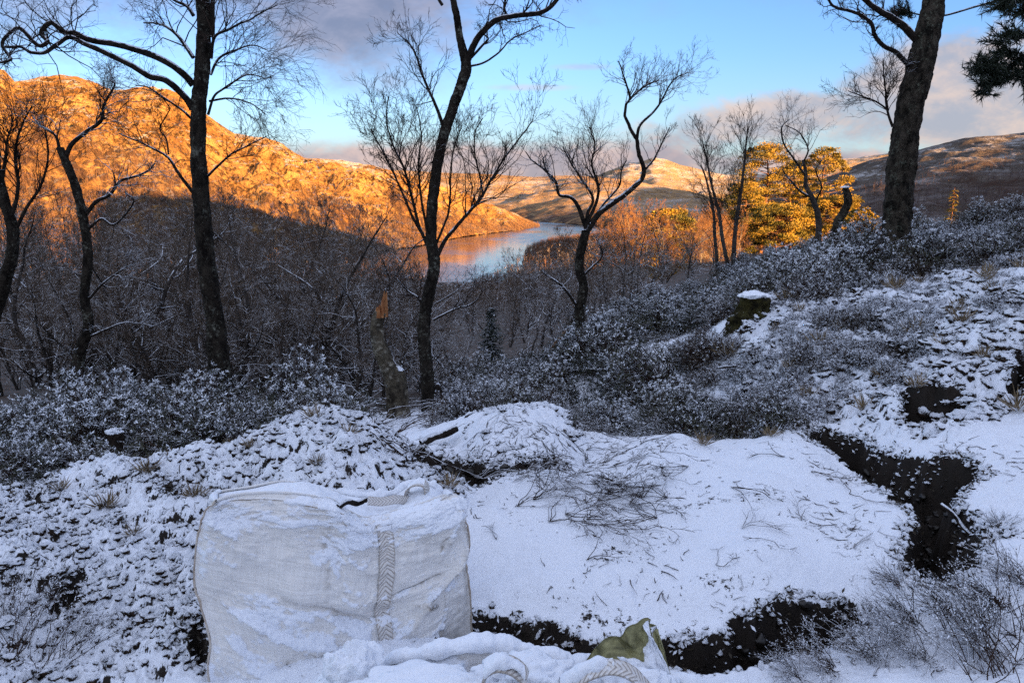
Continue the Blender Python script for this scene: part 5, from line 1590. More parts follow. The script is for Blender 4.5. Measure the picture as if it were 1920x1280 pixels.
link('fabric_panel', mesh_np('fabric_panel', Gf.reshape(-1, 3) - o, [grid_faces(NV, NU)], M_fab, {'fu': fuA, 'fv': fvA, 'snow': snm, 'fold_shade_dirt': np.clip(gr, 0, 1)}), bag)
# the other three panels
tbl = curve_px([(405,940),(400,934),(402,927),(410,922)], (2.50, 2.95), 60)
tbk = curve_px([(410,922),(440,917),(470,913),(510,905),(535,903),(580,910),(640,925),(700,932),(740,925),(765,912),(790,908),(815,914),(835,925)], (2.95, 3.22), NU)
tbr = curve_px([(845,935),(843,931),(840,928),(835,925)], (2.86, 3.22), 60)
def drop(P, z=-0.04, out=(0, 0)):
    Q = P.copy(); Q[:, 2] = z; Q[:, 0] += out[0]; Q[:, 1] += out[1]; return Q
for nm, tp, off in (('l', tbl, (-0.03, 0.0)), ('b', tbk, (0, 0.12)), ('r', tbr, (0.05, 0.03))):
    b_ = drop(tp, -0.05, off)
    if nm == 'l': b_[0] = left[0]
    if nm == 'r': b_[0] = right[0]
    k = np.linspace(0, 1, 70)[:, None]
    bl = b_[None, :, :] * (1 - k[..., None]) + tp[None] * k[..., None]
    if nm == 'l': bl += ((1 - np.linspace(0, 1, len(tp)))[None, :, None] ** 2) * (left[np.linspace(0, NV - 1, 70).astype(int)][:, None] - bl[:, :1])
    if nm == 'r': bl += ((1 - np.linspace(0, 1, len(tp)))[None, :, None] ** 2) * (right[np.linspace(0, NV - 1, 70).astype(int)][:, None] - bl[:, :1])
    a_, c_ = np.meshgrid(np.linspace(0, 0.9, len(tp)), np.linspace(0, .68, 70))
    bl = bl + normals(bl) * (0.012 * fbm(a_ * 6, c_ * 6, 0, 4, 73) * np.sin(np.pi * a_ / 0.9))[..., None]
    link('fabric_panel', mesh_np('fabric_panel', bl.reshape(-1, 3) - o, [grid_faces(70, len(tp))], M_fab, {'fu': a_, 'fv': c_, 'snow': sstep(0.1, 0.5, fbm(a_ * 5, c_ * 5, 0, 4, 74))}), bag)
# rolled hem round the mouth, seams, stitching
hem = Paths(); hem.add(top + (0, 0.004, 0.002), np.full(NU, 0.006)); hem.add(tbk, np.full(NU, 0.007)); hem.add(tbl, np.full(60, 0.006)); hem.add(tbr, np.full(60, 0.006))
link('hem', mesh_np('hem', (lambda t_: t_[0] - o)(tubes(hem.L, 8)), [tubes(hem.L, 8)[1]], M_fab, {'fu': np.zeros(len(tubes(hem.L, 8)[0])), 'fv': np.linspace(0, 3, len(tubes(hem.L, 8)[0])), 'snow': 0.35 + 0.3 * perlin(np.linspace(0, 60, len(tubes(hem.L, 8)[0])), 0.0)}), bag)
row = int(NV * 0.955)
stp = Paths(); stp.add(G0[row, 8:150] + Nn[row, 8:150] * 0.004, np.full(142, 0.0022)); stp.add(G0[row + 2, 205:250] + Nn[row + 2, 205:250] * 0.006, np.full(45, 0.0018))
link('stitching', tube_mesh('stitching', stp.L, M_pipe, sides=5, origin=o), bag)
for sd, off in ((left, (-0.004, 0, 0)), (right, (0.003, 0, 0))):
    pp = Paths(); Q = sd + off + np.stack([0.004 * fbm(np.arange(NV) * 0.08, 0 * np.arange(NV), i * 7, 2, 5) for i in range(3)], 1)
    pp.add(Q, 0.0036 + 0.0012 * fbm(np.arange(NV) * 0.11, 0 * np.arange(NV), 9, 2, 6))
    link('piping', tube_mesh('piping', pp.L, M_pipe, sides=8, origin=o), bag)
# strap
j0, j1 = int(NU * 0.614), int(NU * 0.664)
wst = 15; vs_ = np.arange(4, int(NV * 0.97))
jj = np.linspace(j0, j1, wst)
S_ = np.zeros((len(vs_), wst, 3)); SS_ = np.zeros((len(vs_), wst))
for a_, v_ in enumerate(vs_):
    sh_ = jj + 2.0 * math.sin(v_ / NV * 3.0)
    for ax_ in range(3):
        S_[a_, :, ax_] = np.interp(sh_, np.arange(NU), G0[v_, :, ax_] + Nn[v_, :, ax_] * 0.007)
    SS_[a_] = np.interp(sh_, np.arange(NU), snm[v_]) * 0.9 - 0.03
cc, ll = np.meshgrid(np.linspace(-1, 1, wst), vs_ / NV * 0.68)
S_ += np.array([0, -1, 0.1]) * (0.006 * sstep(0.3, 0.75, SS_) * (0.4 + 0.6 * sstep(0.5, 0.9, ll / 0.68)))[..., None]
link('strap', mesh_np('strap', S_.reshape(-1, 3) - o, [grid_faces(len(vs_), wst)], M_web, {'fu': cc, 'fv': ll, 'snow': SS_}), bag)
# snow heaped in the mouth
nfu, nfv = 150, 60
fr = top[np.linspace(0, NU - 1, nfu).astype(int)]; bk = tbk[np.linspace(0, NU - 1, nfu).astype(int)]
kk = np.linspace(0.0, 0.93, nfv)[:, None, None]
Fm = fr[None] * (1 - kk) + bk[None] * kk
a_, c_ = np.meshgrid(np.linspace(0, 1, nfu), np.linspace(0, 1, nfv))
dip = -0.05 * np.sin(np.pi * c_) ** 0.6 - 0.006
hump = 0.085 * np.exp(-((a_ - 0.40) / 0.17) ** 2 - ((c_ - 0.62) / 0.26) ** 2) + 0.035 * np.exp(-((a_ - 0.80) / 0.09) ** 2 - ((c_ - 0.75) / 0.25) ** 2)
lum = (0.022 * fbm(a_ * 8, c_ * 4, 0, 4, 85) + 0.007 * fbm(a_ * 40, c_ * 20, 0, 3, 86)) * np.sin(np.pi * np.clip(c_, .03, .97))
Fm[..., 2] += dip + hump + lum
link('snow_fill', mesh_np('snow_fill', Fm.reshape(-1, 3) - o, [grid_faces(nfv, nfu)], M_snow), bag)
# snow lying on the rear hem
def snow_strip(name, P, w, h, seed, parent, o_, gaps=0.0, nseg=14):
    n = len(P)
    T = unit(np.gradient(P, axis=0)); Sd = unit(np.cross(T, (0, 0, 1.0)))
    s_ = np.cumsum(np.r_[0, np.linalg.norm(np.diff(P, axis=0), axis=1)])
    k = 1 + 0.55 * fbm(s_ * 14, 0 * s_, 0, 3, seed)
    k = np.clip(k * sstep(gaps - 0.15, gaps + 0.15, 0.5 + 0.8 * fbm(s_ * 5, 0 * s_, 3, 3, seed + 2)) if gaps else k, 0.02, 2)
    an = np.linspace(-0.25, math.pi + 0.25, nseg)
    V = P[:, None] + Sd[:, None] * (np.cos(an)[None, :, None] * w * k[:, None, None]) + np.array([0, 0, 1.0]) * (np.sin(an)[None, :, None] * h * k[:, None, None])
    V = V + (0.22 * h * fbm(V[..., 0] * 40, V[..., 1] * 40, V[..., 2] * 40, 3, seed + 4))[..., None] * np.array([0.5, -0.5, 1])
    return link(name, mesh_np(name, (V - o_).reshape(-1, 3), [grid_faces(n, nseg)], M_snow), parent)
snow_strip('snow_ridge', tbk[120:] + (0, 0, 0.0), 0.022, 0.026, 4, bag, o, 0.3)
snow_strip('snow_ridge', top[:200] + (0, 0.006, -0.002), 0.010, 0.012, 5, bag, o, 0.45)
snow_strip('snow_ridge', tbl, 0.014, 0.014, 6, bag, o, 0.3)
snow_strip('snow_ridge', tbr, 0.016, 0.018, 7, bag, o)

def ribbon(name, P, side, w, mat, parent, o_, snow=0.0, n=60, thick=0.0025):
    P = catmull(P, n); T = unit(np.gradient(P, axis=0))
    side = catmull(side, n); Sd = unit(side - T * (side * T).sum(1, keepdims=True))
    Nm = np.cross(T, Sd)
    c_ = np.linspace(-1, 1, 9)
    V0 = P[:, None] + Sd[:, None] * (c_[None, :, None] * w / 2)
    V = np.concatenate([V0 + Nm[:, None] * thick, (V0 - Nm[:, None] * thick)[:, ::-1]], 1)
    s_ = np.cumsum(np.r_[0, np.linalg.norm(np.diff(P, axis=0), axis=1)])
    fu = np.concatenate([c_, c_[::-1]])[None].repeat(n, 0); fv = s_[:, None].repeat(18, 1)
    return link(name, mesh_np(name, (V - o_).reshape(-1, 3), [grid_faces(n, 18, True)], mat, {'fu': fu, 'fv': fv, 'snow': np.full(fu.size, snow)}), parent)
# lifting loop at the back right of the mouth and its webbing lying along the rim
ribbon('loop', [W(762,935,3.08), W(765,916,3.06), W(780,906,3.05), W(796,908,3.05), W(800,924,3.06), W(790,934,3.08)], [(0.25, 1, 0.1)] * 6, 0.05, M_web, bag, o, 0.25)
ribbon('loop', [W(690,938,3.0), W(715,940,2.98), W(742,936,2.99), W(765,938,3.04)], [(0, 0.35, 0.9)] * 4, 0.035, M_web, bag, o, 0.2)
snow_strip('snow_ridge', catmull([W(765,914,3.06), W(780,903,3.06), W(797,905,3.06)], 30), 0.024, 0.012, 8, bag, o)
# stick on the rim
log('broken_stick', 'short dark broken stick lying on the rim of the white sack', (634,950), (686,936), 14, 13, 2.60, 2.70, M_logb, 47, 'stick')

# the second sack, only its crumpled mouth in view
b2 = W(900, 1290, 1.75)
bag2 = empty('bulk_bag', (b2[0], b2[1], float(gh(np.array([b2[0]]), np.array([b2[1]]))[0])), 'crumpled sack at the very bottom with its mouth and looped straps under thick snow', 'sack')
o2 = np.array(bag2.location)
RIM = [(540,1400),(575,1320),(612,1268),(648,1232),(668,1222),(690,1240),(712,1250),(745,1232),(800,1213),(880,1202),(950,1211),(1000,1222),(1050,1234),(1090,1252),(1130,1246),(1180,1246),(1240,1268),(1290,1281),(1340,1300)]
n2_ = 260
rim = curve_px(RIM, (1.92, 2.02), n2_)
rim[:, 1] += 0.03 * fbm(np.arange(n2_) * 0.03, 0 * np.arange(n2_), 0, 3, 9)
secs = [(0.10, -0.55), (0.075, -0.25), (0.05, -0.08), (0.025, -0.012), (0.0, 0.0), (-0.02, -0.012), (-0.035, -0.05), (-0.055, -0.095), (-0.10, -0.13), (-0.20, -0.15), (-0.34, -0.17), (-0.5, -0.22), (-0.6, -0.5)]
sec = catmull(np.array([(a_, b_, 0) for a_, b_ in secs]), 90)
V = rim[None].repeat(90, 0).copy()
V[..., 1] += sec[:, 0][:, None]; V[..., 2] += sec[:, 1][:, None]
a_, c_ = np.meshgrid(np.linspace(0, 1.4, n2_), np.cumsum(np.r_[0, np.hypot(*np.diff(sec[:, :2], axis=0).T)]))
V = V + normals(V) * (0.022 * fbm(a_ * 6, c_ * 5, 0, 4, 95) + 0.008 * fbm(a_ * 18, c_ * 12, 0, 3, 96))[..., None]
snb = sstep(-0.05, 0.35, 0.55 * fbm(a_ * 6, c_ * 8, 0, 5, 97) + 0.5 * (np.abs(normals(V)[..., 2]) - 0.55) + 0.1)
V = V + normals(V) * np.sign(normals(V)[..., 2:3]) * (snb * (0.008 + 0.006 * fbm(a_ * 40, c_ * 40, 0, 3, 98)))[..., None]
link('fabric_panel', mesh_np('fabric_panel', V.reshape(-1, 3) - o2, [grid_faces(90, n2_)], M_fab, {'fu': a_, 'fv': c_, 'snow': snb}), bag2)
snow_strip('snow_ridge', rim + (0, 0, -0.004), 0.030, 0.026, 12, bag2, o2)
snow_blob('snow_heap', bag2, W(662, 1262, 1.88), 0.075, 0.07, 0.075, 13, o2, lump=0.4, nu=60, nv=26)
snow_blob('snow_heap', bag2, W(985, 1268, 1.80), 0.13, 0.08, 0.045, 14, o2, lump=0.4, nu=70, nv=26)
snow_blob('snow_heap', bag2, W(800, 1310, 1.72), 0.22, 0.12, 0.04, 15, o2, lump=0.4, nu=80, nv=26)
snow_blob('snow_heap', bag2, W(1180, 1295, 1.80), 0.12, 0.08, 0.05, 16, o2, lump=0.4, nu=70, nv=26)
ribbon('loop', [W(905,1290,1.70), W(912,1258,1.70), W(935,1243,1.70), W(965,1250,1.70), W(985,1272,1.70), W(978,1300,1.7)], [(0.2, 1, 0.25)] * 6, 0.055, M_web, bag2, o2, 0.1)
snow_strip('snow_ridge', catmull([W(908,1255,1.70), W(935,1239,1.70), W(968,1247,1.70), W(984,1262,1.7)], 50), 0.026, 0.018, 17, bag2, o2)
ribbon('loop', [W(1055,1300,1.72), W(1080,1275,1.72), W(1115,1256,1.72), W(1150,1250,1.72), W(1185,1262,1.72), W(1215,1292,1.72)], [(0.1, 0.8, 0.6)] * 6, 0.038, M_web, bag2, o2, 0.42)
snow_strip('snow_ridge', catmull([W(1050,1288,1.735), W(1080,1264,1.735), W(1115,1247,1.735), W(1150,1243,1.735)], 60), 0.022, 0.02, 18, bag2, o2)


# olive flap
def mat_olive():
    m, t, b = new_mat("olive_canvas", 0.55, 0.35)
    O = t.tc('Object')
    c = t.mix(t.ss(t.noise(O, 14, 5, 0.65, 1.0), 0.35, 0.65), (0.075, 0.07, 0.028), (0.30, 0.28, 0.13))
    t.put(b.inputs['Base Color'], c)
    t.put(b.inputs['Normal'], t.bump(t.noise(O, 30, 4, 0.6), 0.4, 0.008))
    return m
fo = W(1180, 1240, 2.0)
flap = empty('canvas_flap', (fo[0], fo[1], fo[2] - 0.12), 'stiff olive canvas flap sticking up with a wedge of snow on its right side', 'canvas')
of = np.array(flap.location)
Lc = curve_px([(1085,1262),(1102,1232),(1125,1204),(1145,1192),(1163,1192),(1180,1174),(1200,1163),(1216,1156)], (1.98, 2.02), 60)
Rc = curve_px([(1150,1330),(1175,1320),(1205,1312),(1235,1306),(1255,1296),(1262,1282),(1250,1240),(1224,1178)], (1.90, 2.00), 60)
kk = np.linspace(0, 1, 40)[None, :, None]
Fp = Lc[:, None] * (1 - kk) + Rc[:, None] * kk
a_, c_ = np.meshgrid(np.linspace(0, 1, 40), np.linspace(0, 1, 60))
Nf = normals(Fp); Nf = np.where(Nf[..., 1:2] > 0, -Nf, Nf)
Fp = Fp + Nf * (0.03 * np.sin(np.pi * a_) * (1 - c_) + 0.016 * fbm(a_ * 4, c_ * 5, 0, 4, 45))[..., None]
Vf = np.concatenate([Fp.reshape(-1, 3), (Fp - Nf * 0.004).reshape(-1, 3)])
gf = grid_faces(60, 40)
rimf = np.concatenate([np.arange(40), np.arange(1, 60) * 40 + 39, 59 * 40 + np.arange(38, -1, -1), np.arange(58, 0, -1) * 40])
sf = np.stack([rimf, np.roll(rimf, -1), np.roll(rimf, -1) + 2400, rimf + 2400], 1)
link('canvas_sheet', mesh_np('canvas_sheet', Vf - of, [gf, gf[:, ::-1] + 2400, sf], mat_olive()), flap)
msk = sstep(0.28, 0.48, a_ + 0.08 * fbm(a_ * 6, c_ * 9, 0, 4, 46) + 0.32 * (c_ - 0.75) * (c_ > .5))
Sn = Fp + Nf * ((-0.006 + msk * (0.022 + 0.010 * fbm(a_ * 8, c_ * 12, 0, 4, 47))))[..., None]
link('snow_cover', mesh_np('snow_cover', Sn.reshape(-1, 3) - of, [gf], M_snow), flap)

# ---------------------------------------------------------------- cut heather and litter on the snow
def ground_lift(P, lift):
    P = P.copy()
    z = gh(P[:, 0], P[:, 1])
    P[:, 2] = np.maximum(z + lift, z + 0.004)
    return P

def spray(name, label, cat, group, base, ang, L, n, seed, lift=0.05, mat=None, fan=0.6, crook=0.26, r0=0.0024, maxl=2, stand=0.0):
    """a cut heather bough lying on the ground"""
    rng = np.random.default_rng(seed)
    out = Paths()
    b = np.array([base[0], base[1], 0.0])
    for k in range(n):
        a = ang + rng.normal(0, fan)
        g_ = Paths()
        grow(g_, rng, b + rng.normal(0, 0.002, 3) * (1, 1, 0), (math.cos(a), math.sin(a), rng.uniform(0, 0.35)), L * rng.uniform(0.55, 1.1), r0 * rng.uniform(.6, 1.1), 0, maxl, crook, 0.0, 0.5, (3, 5), 0.5, 0.0011, 0.3, 9)
        for P, R in g_.L:
            d_ = np.hypot(P[:, 0] - b[0], P[:, 1] - b[1])
            zz = gh(P[:, 0], P[:, 1])
            P = P.copy(); P[:, 2] = zz + 0.006 + np.clip(np.abs(P[:, 2]) * 0.45 + stand * d_, 0, lift * (1 + stand * 10))
            out.add(P, R)
    z0 = float(gh(np.array([b[0]]), np.array([b[1]]))[0])
    oo = link(name, tube_mesh(name, out.L, mat or M_brush, origin=(b[0], b[1], z0)), None, (b[0], b[1], z0))
    return tag(oo, label, cat, group)

M_brush = mat_twig("heather_wood", (0.018, 0.012, 0.011), (0.05, 0.033, 0.027), 0.40)
BR = [((1010,900),0.5,0.6,6),((1060,990),0.1,0.7,6),((1150,890),0.3,0.5,6),((1200,940),2.7,0.6,6),((970,970),0.4,0.6,5),((1100,1000),0.7,0.5,5),((1000,960),0.25,0.75,6),((960,930),0.1,0.6,5),((1030,1000),0.5,0.6,6),((1120,960),0.35,0.65,7),((1180,975),0.2,0.5,7),((1090,900),0.9,0.6,6),
      ((1250,960),2.6,0.55,7),((1290,900),2.9,0.5,5),((1130,1010),0.15,0.7,6),((1060,930),-0.3,0.6,5),((1230,1000),2.9,0.55,5),((1150,930),0.6,0.5,5)]
for i, (p, a, L, n) in enumerate(BR):
    h_ = hit(*p)
    spray('heather_bough', 'cut leafless heather bough tangled in the brush pile on the snowy platform', 'branch', 'cut heather boughs on the platform', h_, a, L * 0.62, n, 400 + i, lift=0.07)
for i, (p, a, L, n) in enumerate([((1520,910),0.4,.35,3),((1370,940),0.2,.35,3),((1500,1000),2.2,.22,2),((1590,950),0.1,.28,2),((1390,1010),1.2,.25,3),((1470,880),2.0,.22,2),((1460,1060),1.0,.2,2),((1600,1045),0.6,.16,2),((1100,1080),0.1,.28,2),((930,1030),1.2,.16,2),((1340,1090),0.4,.18,2),((1200,850),0.5,.4,4),((1100,850),0.6,.5,4),((1160,830),2.4,.4,4),((1240,870),1.4,.3,3)]):
    h_ = hit(*p)
    spray('heather_twig', 'small stray dead twig lying apart on the snowy platform', 'twig', 'stray twigs on the platform', h_, a, L, n, 440 + i, lift=0.03, r0=0.0028, maxl=1)
# grass and twig crumbs too many to count
def litter(name, pxr, pyr, n, seed, L, label, keep=None):
    rng = np.random.default_rng(seed)
    out = Paths()
    for k in range(n):
        h_ = hit(rng.uniform(*pxr), rng.uniform(*pyr), 2.0, 12)
        if keep is not None and poly_sd(np.array([h_[0]]), np.array([h_[1]]), keep)[0] < 0.03: continue
        if float(fbm(np.array([h_[0] * 2.2]), np.array([h_[1] * 2.2]), 0, 3, 3)[0]) < rng.normal(0.08, 0.16): continue
        a = rng.uniform(0, 6.28); l_ = L[0] + (L[1] - L[0]) * rng.random() ** 2.2
        P = np.array([[h_[0] + math.cos(a + rng.normal(0, .2)) * l_ * s_, h_[1] + math.sin(a) * l_ * s_, 0] for s_ in (0, .33, .66, 1)])
        P[:, :2] += rng.normal(0, l_ * .08, (4, 2))
        P = ground_lift(P, np.array([0.0, .004, .008, rng.uniform(0, .02)]))
        r_ = rng.uniform(0.0008, 0.0024); out.add(P, [r_, r_, r_ * .8, r_ * .4])
    oo = link(name, tube_mesh(name, out.L, M_brush, sides=4))
    return tag(oo, label, 'litter', None, 'stuff')
litter('twig_litter', (870, 1720), (815, 1190), 1100, 71, (0.006, 0.075), 'crumbs of heather and grass strewn over the platform snow', PLAT)
litter('bank_litter', (1500, 1930), (780, 1270), 700, 72, (0.02, 0.10), 'bits of heather and grass poking from the snow at the right')
litter('heap_litter', (-20, 900), (800, 1270), 800, 73, (0.015, 0.06), 'bits of root and grass strewn on the left heap')
litter('mound_litter', (740, 1300), (770, 880), 700, 74, (0.03, 0.16), 'dead stalks lying over the mound beyond the trench')

# heather growing at the lower right: long wiry stems with snow on the tips
def heather_proto(seed, n=46, L=0.42, spread=0.9, lean=0.9):
    rng = np.random.default_rng(seed)
    st = Paths(); C, D, N, LL, SN = [], [], [], [], []
    for k in range(n):
        a = rng.normal(0, spread)
        d0 = np.array([math.cos(a) * lean, math.sin(a) * lean, rng.uniform(0.25, 0.8)])
        g_ = Paths()
        grow(g_, rng, np.array([rng.normal(0, .05), rng.normal(0, .05), -0.02]), d0, L * rng.uniform(0.5, 1.1), 0.0034, 0, 1, 0.15, -0.02, 0.45, (5, 9), 0.42, 0.0010, 0.3, 9)
        for P, R in g_.L:
            st.add(P, R)
            for q in range(5):
                f = rng.uniform(0.35, 1.0); x = f * (len(P) - 1); i = min(int(x), len(P) - 2)
                T = unit(P[i + 1] - P[i])
                C.append(P[i] + (P[i + 1] - P[i]) * (x - i)); D.append(T + rng.normal(0, .6, 3)); N.append((rng.normal(0, .4), rng.normal(0, .4), 1))
                LL.append(rng.uniform(0.008, 0.018)); SN.append(rng.normal(0.68, 0.2))
    LL = np.array(LL)
    return [('stems', tube_mesh('stems', st.L, M_stem, sides=4)), ('foliage', leaf_mesh('foliage', np.array(C), np.array(D), np.array(N), LL, LL * 0.5, np.array(SN), M_heath))]
HP = [heather_proto(500 + i) for i in range(4)]
HW = [heather_proto(510 + i, 16, 0.5, 0.5, 0.55) for i in range(2)]
SPOT = [((1720,1165),3.0,0.62,0),((1800,1150),2.9,0.6,1),((1690,1195),3.3,0.6,2),((1880,1150),3.0,0.65,0),((1640,1240),3.2,0.55,3),((1560,1262),3.0,0.5,2),
        ((1730,1235),3.2,0.5,1),((1690,1100),2.4,0.4,2),((1930,1100),2.8,0.6,3),((1850,1215),3.1,0.5,2),((1880,985),1.4,0.28,1),((1500,1270),2.9,0.42,0)]
for i, (p, a, s, k) in enumerate(SPOT):
    h_ = hit(*p)
    place(HP[k], 'heather', (h_[0], h_[1], float(gh(h_[0:1], h_[1:2])[0])), a, s * 0.8, 'wiry snow-tipped heather clump sprawling at the lower right', 'heather', 'heather clumps at the lower right', tilt=0)
for i, (p, a, s, k) in enumerate([((1880,1265),1.8,0.9,0),((1840,1275),1.2,0.8,1),((1915,1230),2.0,0.9,1)]):
    h_ = hit(*p)
    place(HW[k], 'upright_heather', (h_[0], h_[1], float(gh(h_[0:1], h_[1:2])[0])), a, s * 0.75, 'upright bare heather sprig in the bottom right corner', 'heather', 'upright sprigs in the bottom right corner')
for i, (p, a, s, k) in enumerate([((30,1250),1.2,0.8,0),((90,1265),0.8,0.7,1),((20,1190),1.6,0.6,0),((130,1240),1.0,0.5,1)]):
    h_ = hit(*p)
    place(HW[k], 'upright_heather', (h_[0], h_[1], float(gh(h_[0:1], h_[1:2])[0])), a, s * 0.75, 'thin heather stems standing in the bottom left corner', 'heather', 'heather stems in the bottom left corner')

# clods of peat breaking through the snow
def mat_clod():
    m, t, b = new_mat("peat_clod", 0.95, 0.1)
    P = t.geo('Position')
    n = t.noise(P, 60, 5, 0.65)
    c = t.mix(t.ss(n, 0.35, 0.65), (0.010, 0.007, 0.005), (0.06, 0.038, 0.026))
    nz = t.sep(t.geo('Normal'))[2]
    s_ = t.ss(t.math('ADD', nz, t.math('MULTIPLY', t.math('SUBTRACT', t.noise(P, 75, 5, 0.7), 0.5), 2.0)), 0.10, 0.40)
    snow_mix(t, b, c, s_)
    t.put(b.inputs['Normal'], t.bump(n, 1.0, 0.02))
    return m
M_clod = mat_clod()
CL = []
for i in range(6):
    th_ = np.linspace(0, 2 * np.pi, 40, endpoint=False)[None, :]; ph = np.linspace(-1.2, np.pi / 2, 24)[:, None]
    x = np.cos(ph) * np.cos(th_); y = np.cos(ph) * np.sin(th_); z = np.sin(ph) + 0 * th_
    k = 1 + 0.45 * fbm(x * 1.6 + i * 3, y * 1.6, z * 1.6, 5, 600 + i, 0.62)
    CL.append(mesh_np('peat_clod', np.stack([x * k, y * k * 0.8, z * k * 0.6], -1).reshape(-1, 3), [grid_faces(24, 40, True)], M_clod))
rng = np.random.default_rng(611)
def clods(n, pxr, pyr, size, poly, label, group):
    c_ = 0; tries = 0
    while c_ < n and tries < n * 30:
        tries += 1
        h_ = hit(rng.uniform(*pxr), rng.uniform(*pyr), 2.0, 9)
        if poly is not None and poly_sd(np.array([h_[0]]), np.array([h_[1]]), poly)[0] < 0.05: continue
        s_ = size[0] + (size[1] - size[0]) * rng.random() ** 2.5
        ob = link('peat_clod', CL[rng.integers(6)], None, (h_[0], h_[1], float(gh(h_[0:1], h_[1:2])[0]) + s_ * 0.05))
        ob.rotation_euler = (rng.normal(0, .2), rng.normal(0, .2), rng.uniform(0, 6.28)); ob.scale = (s_ * rng.uniform(.8, 1.4), s_ * rng.uniform(.7, 1.1), s_ * rng.uniform(.7, 1.2))
        tag(ob, label, 'clod', group); c_ += 1
clods(60, (-20, 860), (800, 1270), (0.014, 0.055), HEAP, 'dark peat clod with a cap of snow on the left heap', 'peat clods on the left heap')
clods(60, (1380, 1930), (560, 800), (0.03, 0.10), BANK, 'dark peaty clump with a cap of snow on the bank', 'peat clumps on the bank')
clods(20, (780, 1090), (775, 880), (0.02, 0.05), MOUND, 'small dark clod on the snowy mound beyond the trench', 'clods on the back mound')

# crumbs of snow-capped peat and moss, far too many to count
def lumps(nv=8, nu=11, k=14, seed=640):
    out = []
    for i in range(k):
        th_ = np.linspace(0, 2 * np.pi, nu, endpoint=False)[None, :]; ph = np.linspace(-1.3, np.pi / 2 - 0.12, nv)[:, None]
        x = np.cos(ph) * np.cos(th_); y = np.cos(ph) * np.sin(th_); z = np.sin(ph) + 0 * th_
        q = 1 + 0.5 * fbm(x * 1.7 + i * 3, y * 1.7, z * 1.7, 4, seed + i, 0.65)
        V = np.stack([x * q, y * q, z * q * 0.75], -1).reshape(-1, 3)
        out.append(np.vstack([V, [0, 0, V[-1, 2] * 1.05]]))
    g_ = grid_faces(nv, nu, True)
    j = np.arange(nu); a_ = (nv - 1) * nu
    tri = np.stack([a_ + j, a_ + (j + 1) % nu, np.full(nu, nv * nu)], 1)
    return np.array(out), g_, tri
LT, LG, LTRI = lumps()

def crumbs(name, P, S, seed, label, mat, flat=(0.8, 1.35), lift=0.1, drop_=None):
    rng = np.random.default_rng(seed)
    n = len(P)
    z = gh(P[:, 0], P[:, 1])
    T = LT[rng.integers(len(LT), size=n)] * (np.column_stack([rng.uniform(.8, 1.6, n), rng.uniform(.6, 1.0, n), rng.uniform(*flat, n)]) * S[:, None])[:, None]
    a = rng.uniform(0, 6.283, n); ca, sa = np.cos(a)[:, None], np.sin(a)[:, None]
    tl = rng.normal(0, 0.25, (n, 1))
    X = T[..., 0] * ca - T[..., 1] * sa + P[:, :1]; Y = T[..., 0] * sa + T[..., 1] * ca + P[:, 1:2]
    Z = T[..., 2] + tl * T[..., 0] + (z + S * lift)[:, None]
    nvv = LT.shape[1]; off = (np.arange(n) * nvv)[:, None, None]
    o_ = link(name, mesh_np(name, np.stack([X, Y, Z], -1).reshape(-1, 3), [(LG[None] + off).reshape(-1, 4), (LTRI[None] + off).reshape(-1, 3)], mat))
    return tag(o_, label, 'crumbs', None, 'stuff')

def scatter_in(poly, n, seed, rmax=9, margin=0.02, wl=1.7, thr=-0.25):
    rng = np.random.default_rng(seed)
    lo, hi = poly.min(0), poly.max(0)
    P = lo + (hi - lo) * rng.random((n * 5, 2))
    ok = (poly_sd(P[:, 0], P[:, 1], poly) > margin) & (P[:, 1] > 2.1) & (np.hypot(P[:, 0], P[:, 1]) < rmax) & (np.abs(P[:, 0]) < P[:, 1] * 0.78)
    ok &= fbm(P[:, 0] * wl, P[:, 1] * wl, 0, 3, seed) > rng.normal(thr, 0.22, len(P))
    return P[ok][:n]

rng = np.random.default_rng(655)
P = scatter_in(HEAP, 12000, 656)
crumbs('peat_crumbs', P, 0.004 + 0.019 * rng.random(len(P)) ** 2.4, 657, 'snow-capped crumbs of peat and moss covering the left heap', M_clod)
P = scatter_in(MOUND, 900, 658, thr=0.1)
crumbs('mound_crumbs', P, 0.008 + 0.022 * rng.random(len(P)) ** 2, 659, 'snow-capped crumbs on the mound beyond the trench', M_clod)
P = scatter_in(BANK, 5200, 660)
crumbs('bank_crumbs', P, 0.008 + 0.034 * rng.random(len(P)) ** 2.6, 661, 'snow-capped lumps of moss and turf covering the bank', M_clod)
Q = []
for PP, dep in PITS:
    for i in range(len(PP)):
        a, b = PP[i], PP[(i + 1) % len(PP)]
        m_ = int(np.linalg.norm(b - a) / 0.006) + 1
        Q.append(a + (b - a) * rng.random((m_, 1)) + rng.normal(0, 0.02, (m_, 2)))
    Q[-1] = Q[-1]
P = np.concatenate(Q)
for PP, dep in PITS: P = P[poly_sd(P[:, 0], P[:, 1], PP) < 0.012]
crumbs('edge_crumbs', P, 0.004 + 0.016 * rng.random(len(P)) ** 2, 662, 'crumbling snow-capped peat along the rims of the cuttings', M_clod)
Q = []
for PP, dep in PITS[:3]:
    lo, hi = PP.min(0), PP.max(0)
    X = lo + (hi - lo) * rng.random((1500, 2))
    Q.append(X[poly_sd(X[:, 0], X[:, 1], PP) > 0.03])
P = np.concatenate(Q)
M_wet = bpy.data.materials.new("wet_peat"); M_wet.use_nodes = True
_t = NT(M_wet.node_tree); _b = _t.n['Principled BSDF']
_b.inputs['Roughness'].default_value = 0.45
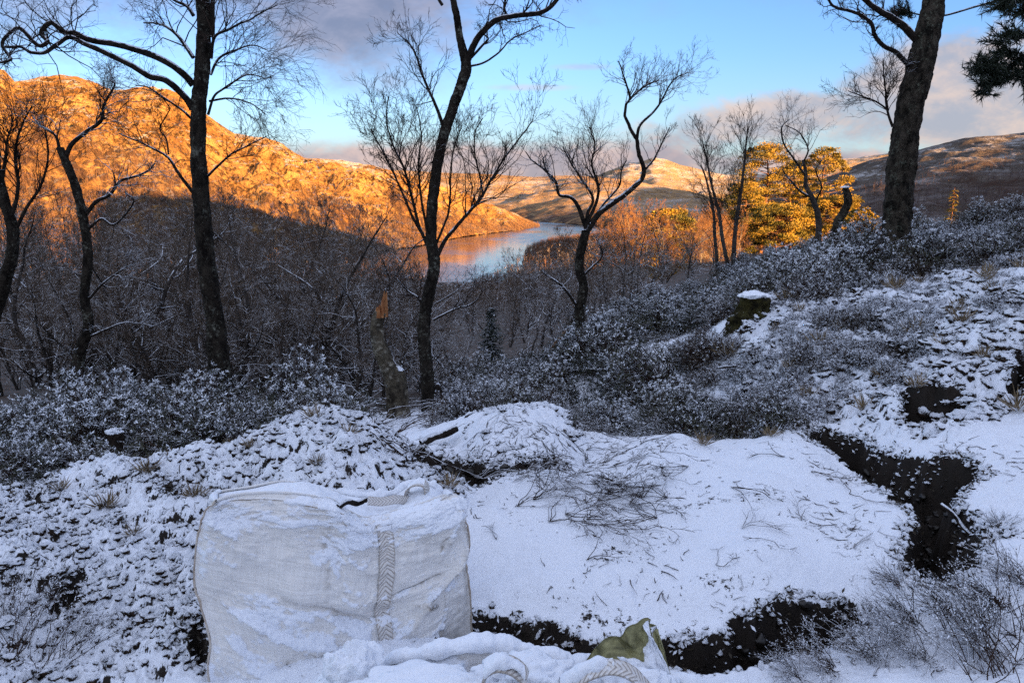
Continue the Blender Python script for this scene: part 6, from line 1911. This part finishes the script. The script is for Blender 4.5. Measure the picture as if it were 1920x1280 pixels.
_t.put(_b.inputs['Base Color'], _t.mix(_t.noise(_t.geo('Position'), 40, 4, 0.6), (0.003, 0.0025, 0.002), (0.022, 0.016, 0.012)))
crumbs('wet_peat', P, 0.006 + 0.022 * rng.random(len(P)) ** 2, 663, 'wet black lumps of peat on the floor of the trenches', M_wet)

# moss and roots hanging along the peat cuttings
rng = np.random.default_rng(808)
C, D, N, LL, SN = [], [], [], [], []
for P, dep in PITS:
    n = len(P)
    for i in range(n):
        a, b = P[i], P[(i + 1) % n]
        m_ = int(np.linalg.norm(b - a) / 0.0022) + 1
        f = rng.random(m_)[:, None]
        q = a + (b - a) * f + rng.normal(0, 0.016, (m_, 2)) + 0.05 * np.stack([fbm(a[0] * 5 + f[:, 0] * 3, a[1] * 5 + 0 * f[:, 0], 0, 2, 31), fbm(a[0] * 5 + f[:, 0] * 3, a[1] * 5 + 0 * f[:, 0], 3, 2, 32)], 1)
        z = gh(q[:, 0], q[:, 1])
        C.append(np.column_stack([q, z + 0.004]))
        d_ = rng.normal(0, 0.7, (m_, 3)); d_[:, 2] = rng.uniform(-0.6, 0.9, m_)
        D.append(d_); N.append(np.column_stack([rng.normal(0, .5, (m_, 2)), np.ones(m_)])); LL.append(rng.uniform(0.010, 0.034, m_)); SN.append(rng.normal(0.34, 0.22, m_))
LL = np.concatenate(LL)
mo = link('moss_fringe', leaf_mesh('moss_fringe', np.concatenate(C), np.concatenate(D), np.concatenate(N), LL, LL * 0.35, np.concatenate(SN), M_heath))
tag(mo, 'dark moss and root ends fringing the peat cuttings', 'moss', None, 'stuff')
# brash heap between the snag and the mound
for i, (p, a, L, n) in enumerate([((700,800),0.2,1.0,7),((740,815),0.4,0.9,7),((780,790),0.0,0.9,6),((690,830),-0.2,0.8,6),((830,775),0.4,0.8,6),((730,780),0.6,0.9,6)]):
    h_ = hit(*p)
    spray('brash_bough', 'long snowy cut bough in the brash heap behind the left mound', 'branch', 'cut boughs in the brash heap', h_, a, L, n, 480 + i, lift=0.10, r0=0.006, mat=M_stem, stand=0.03)
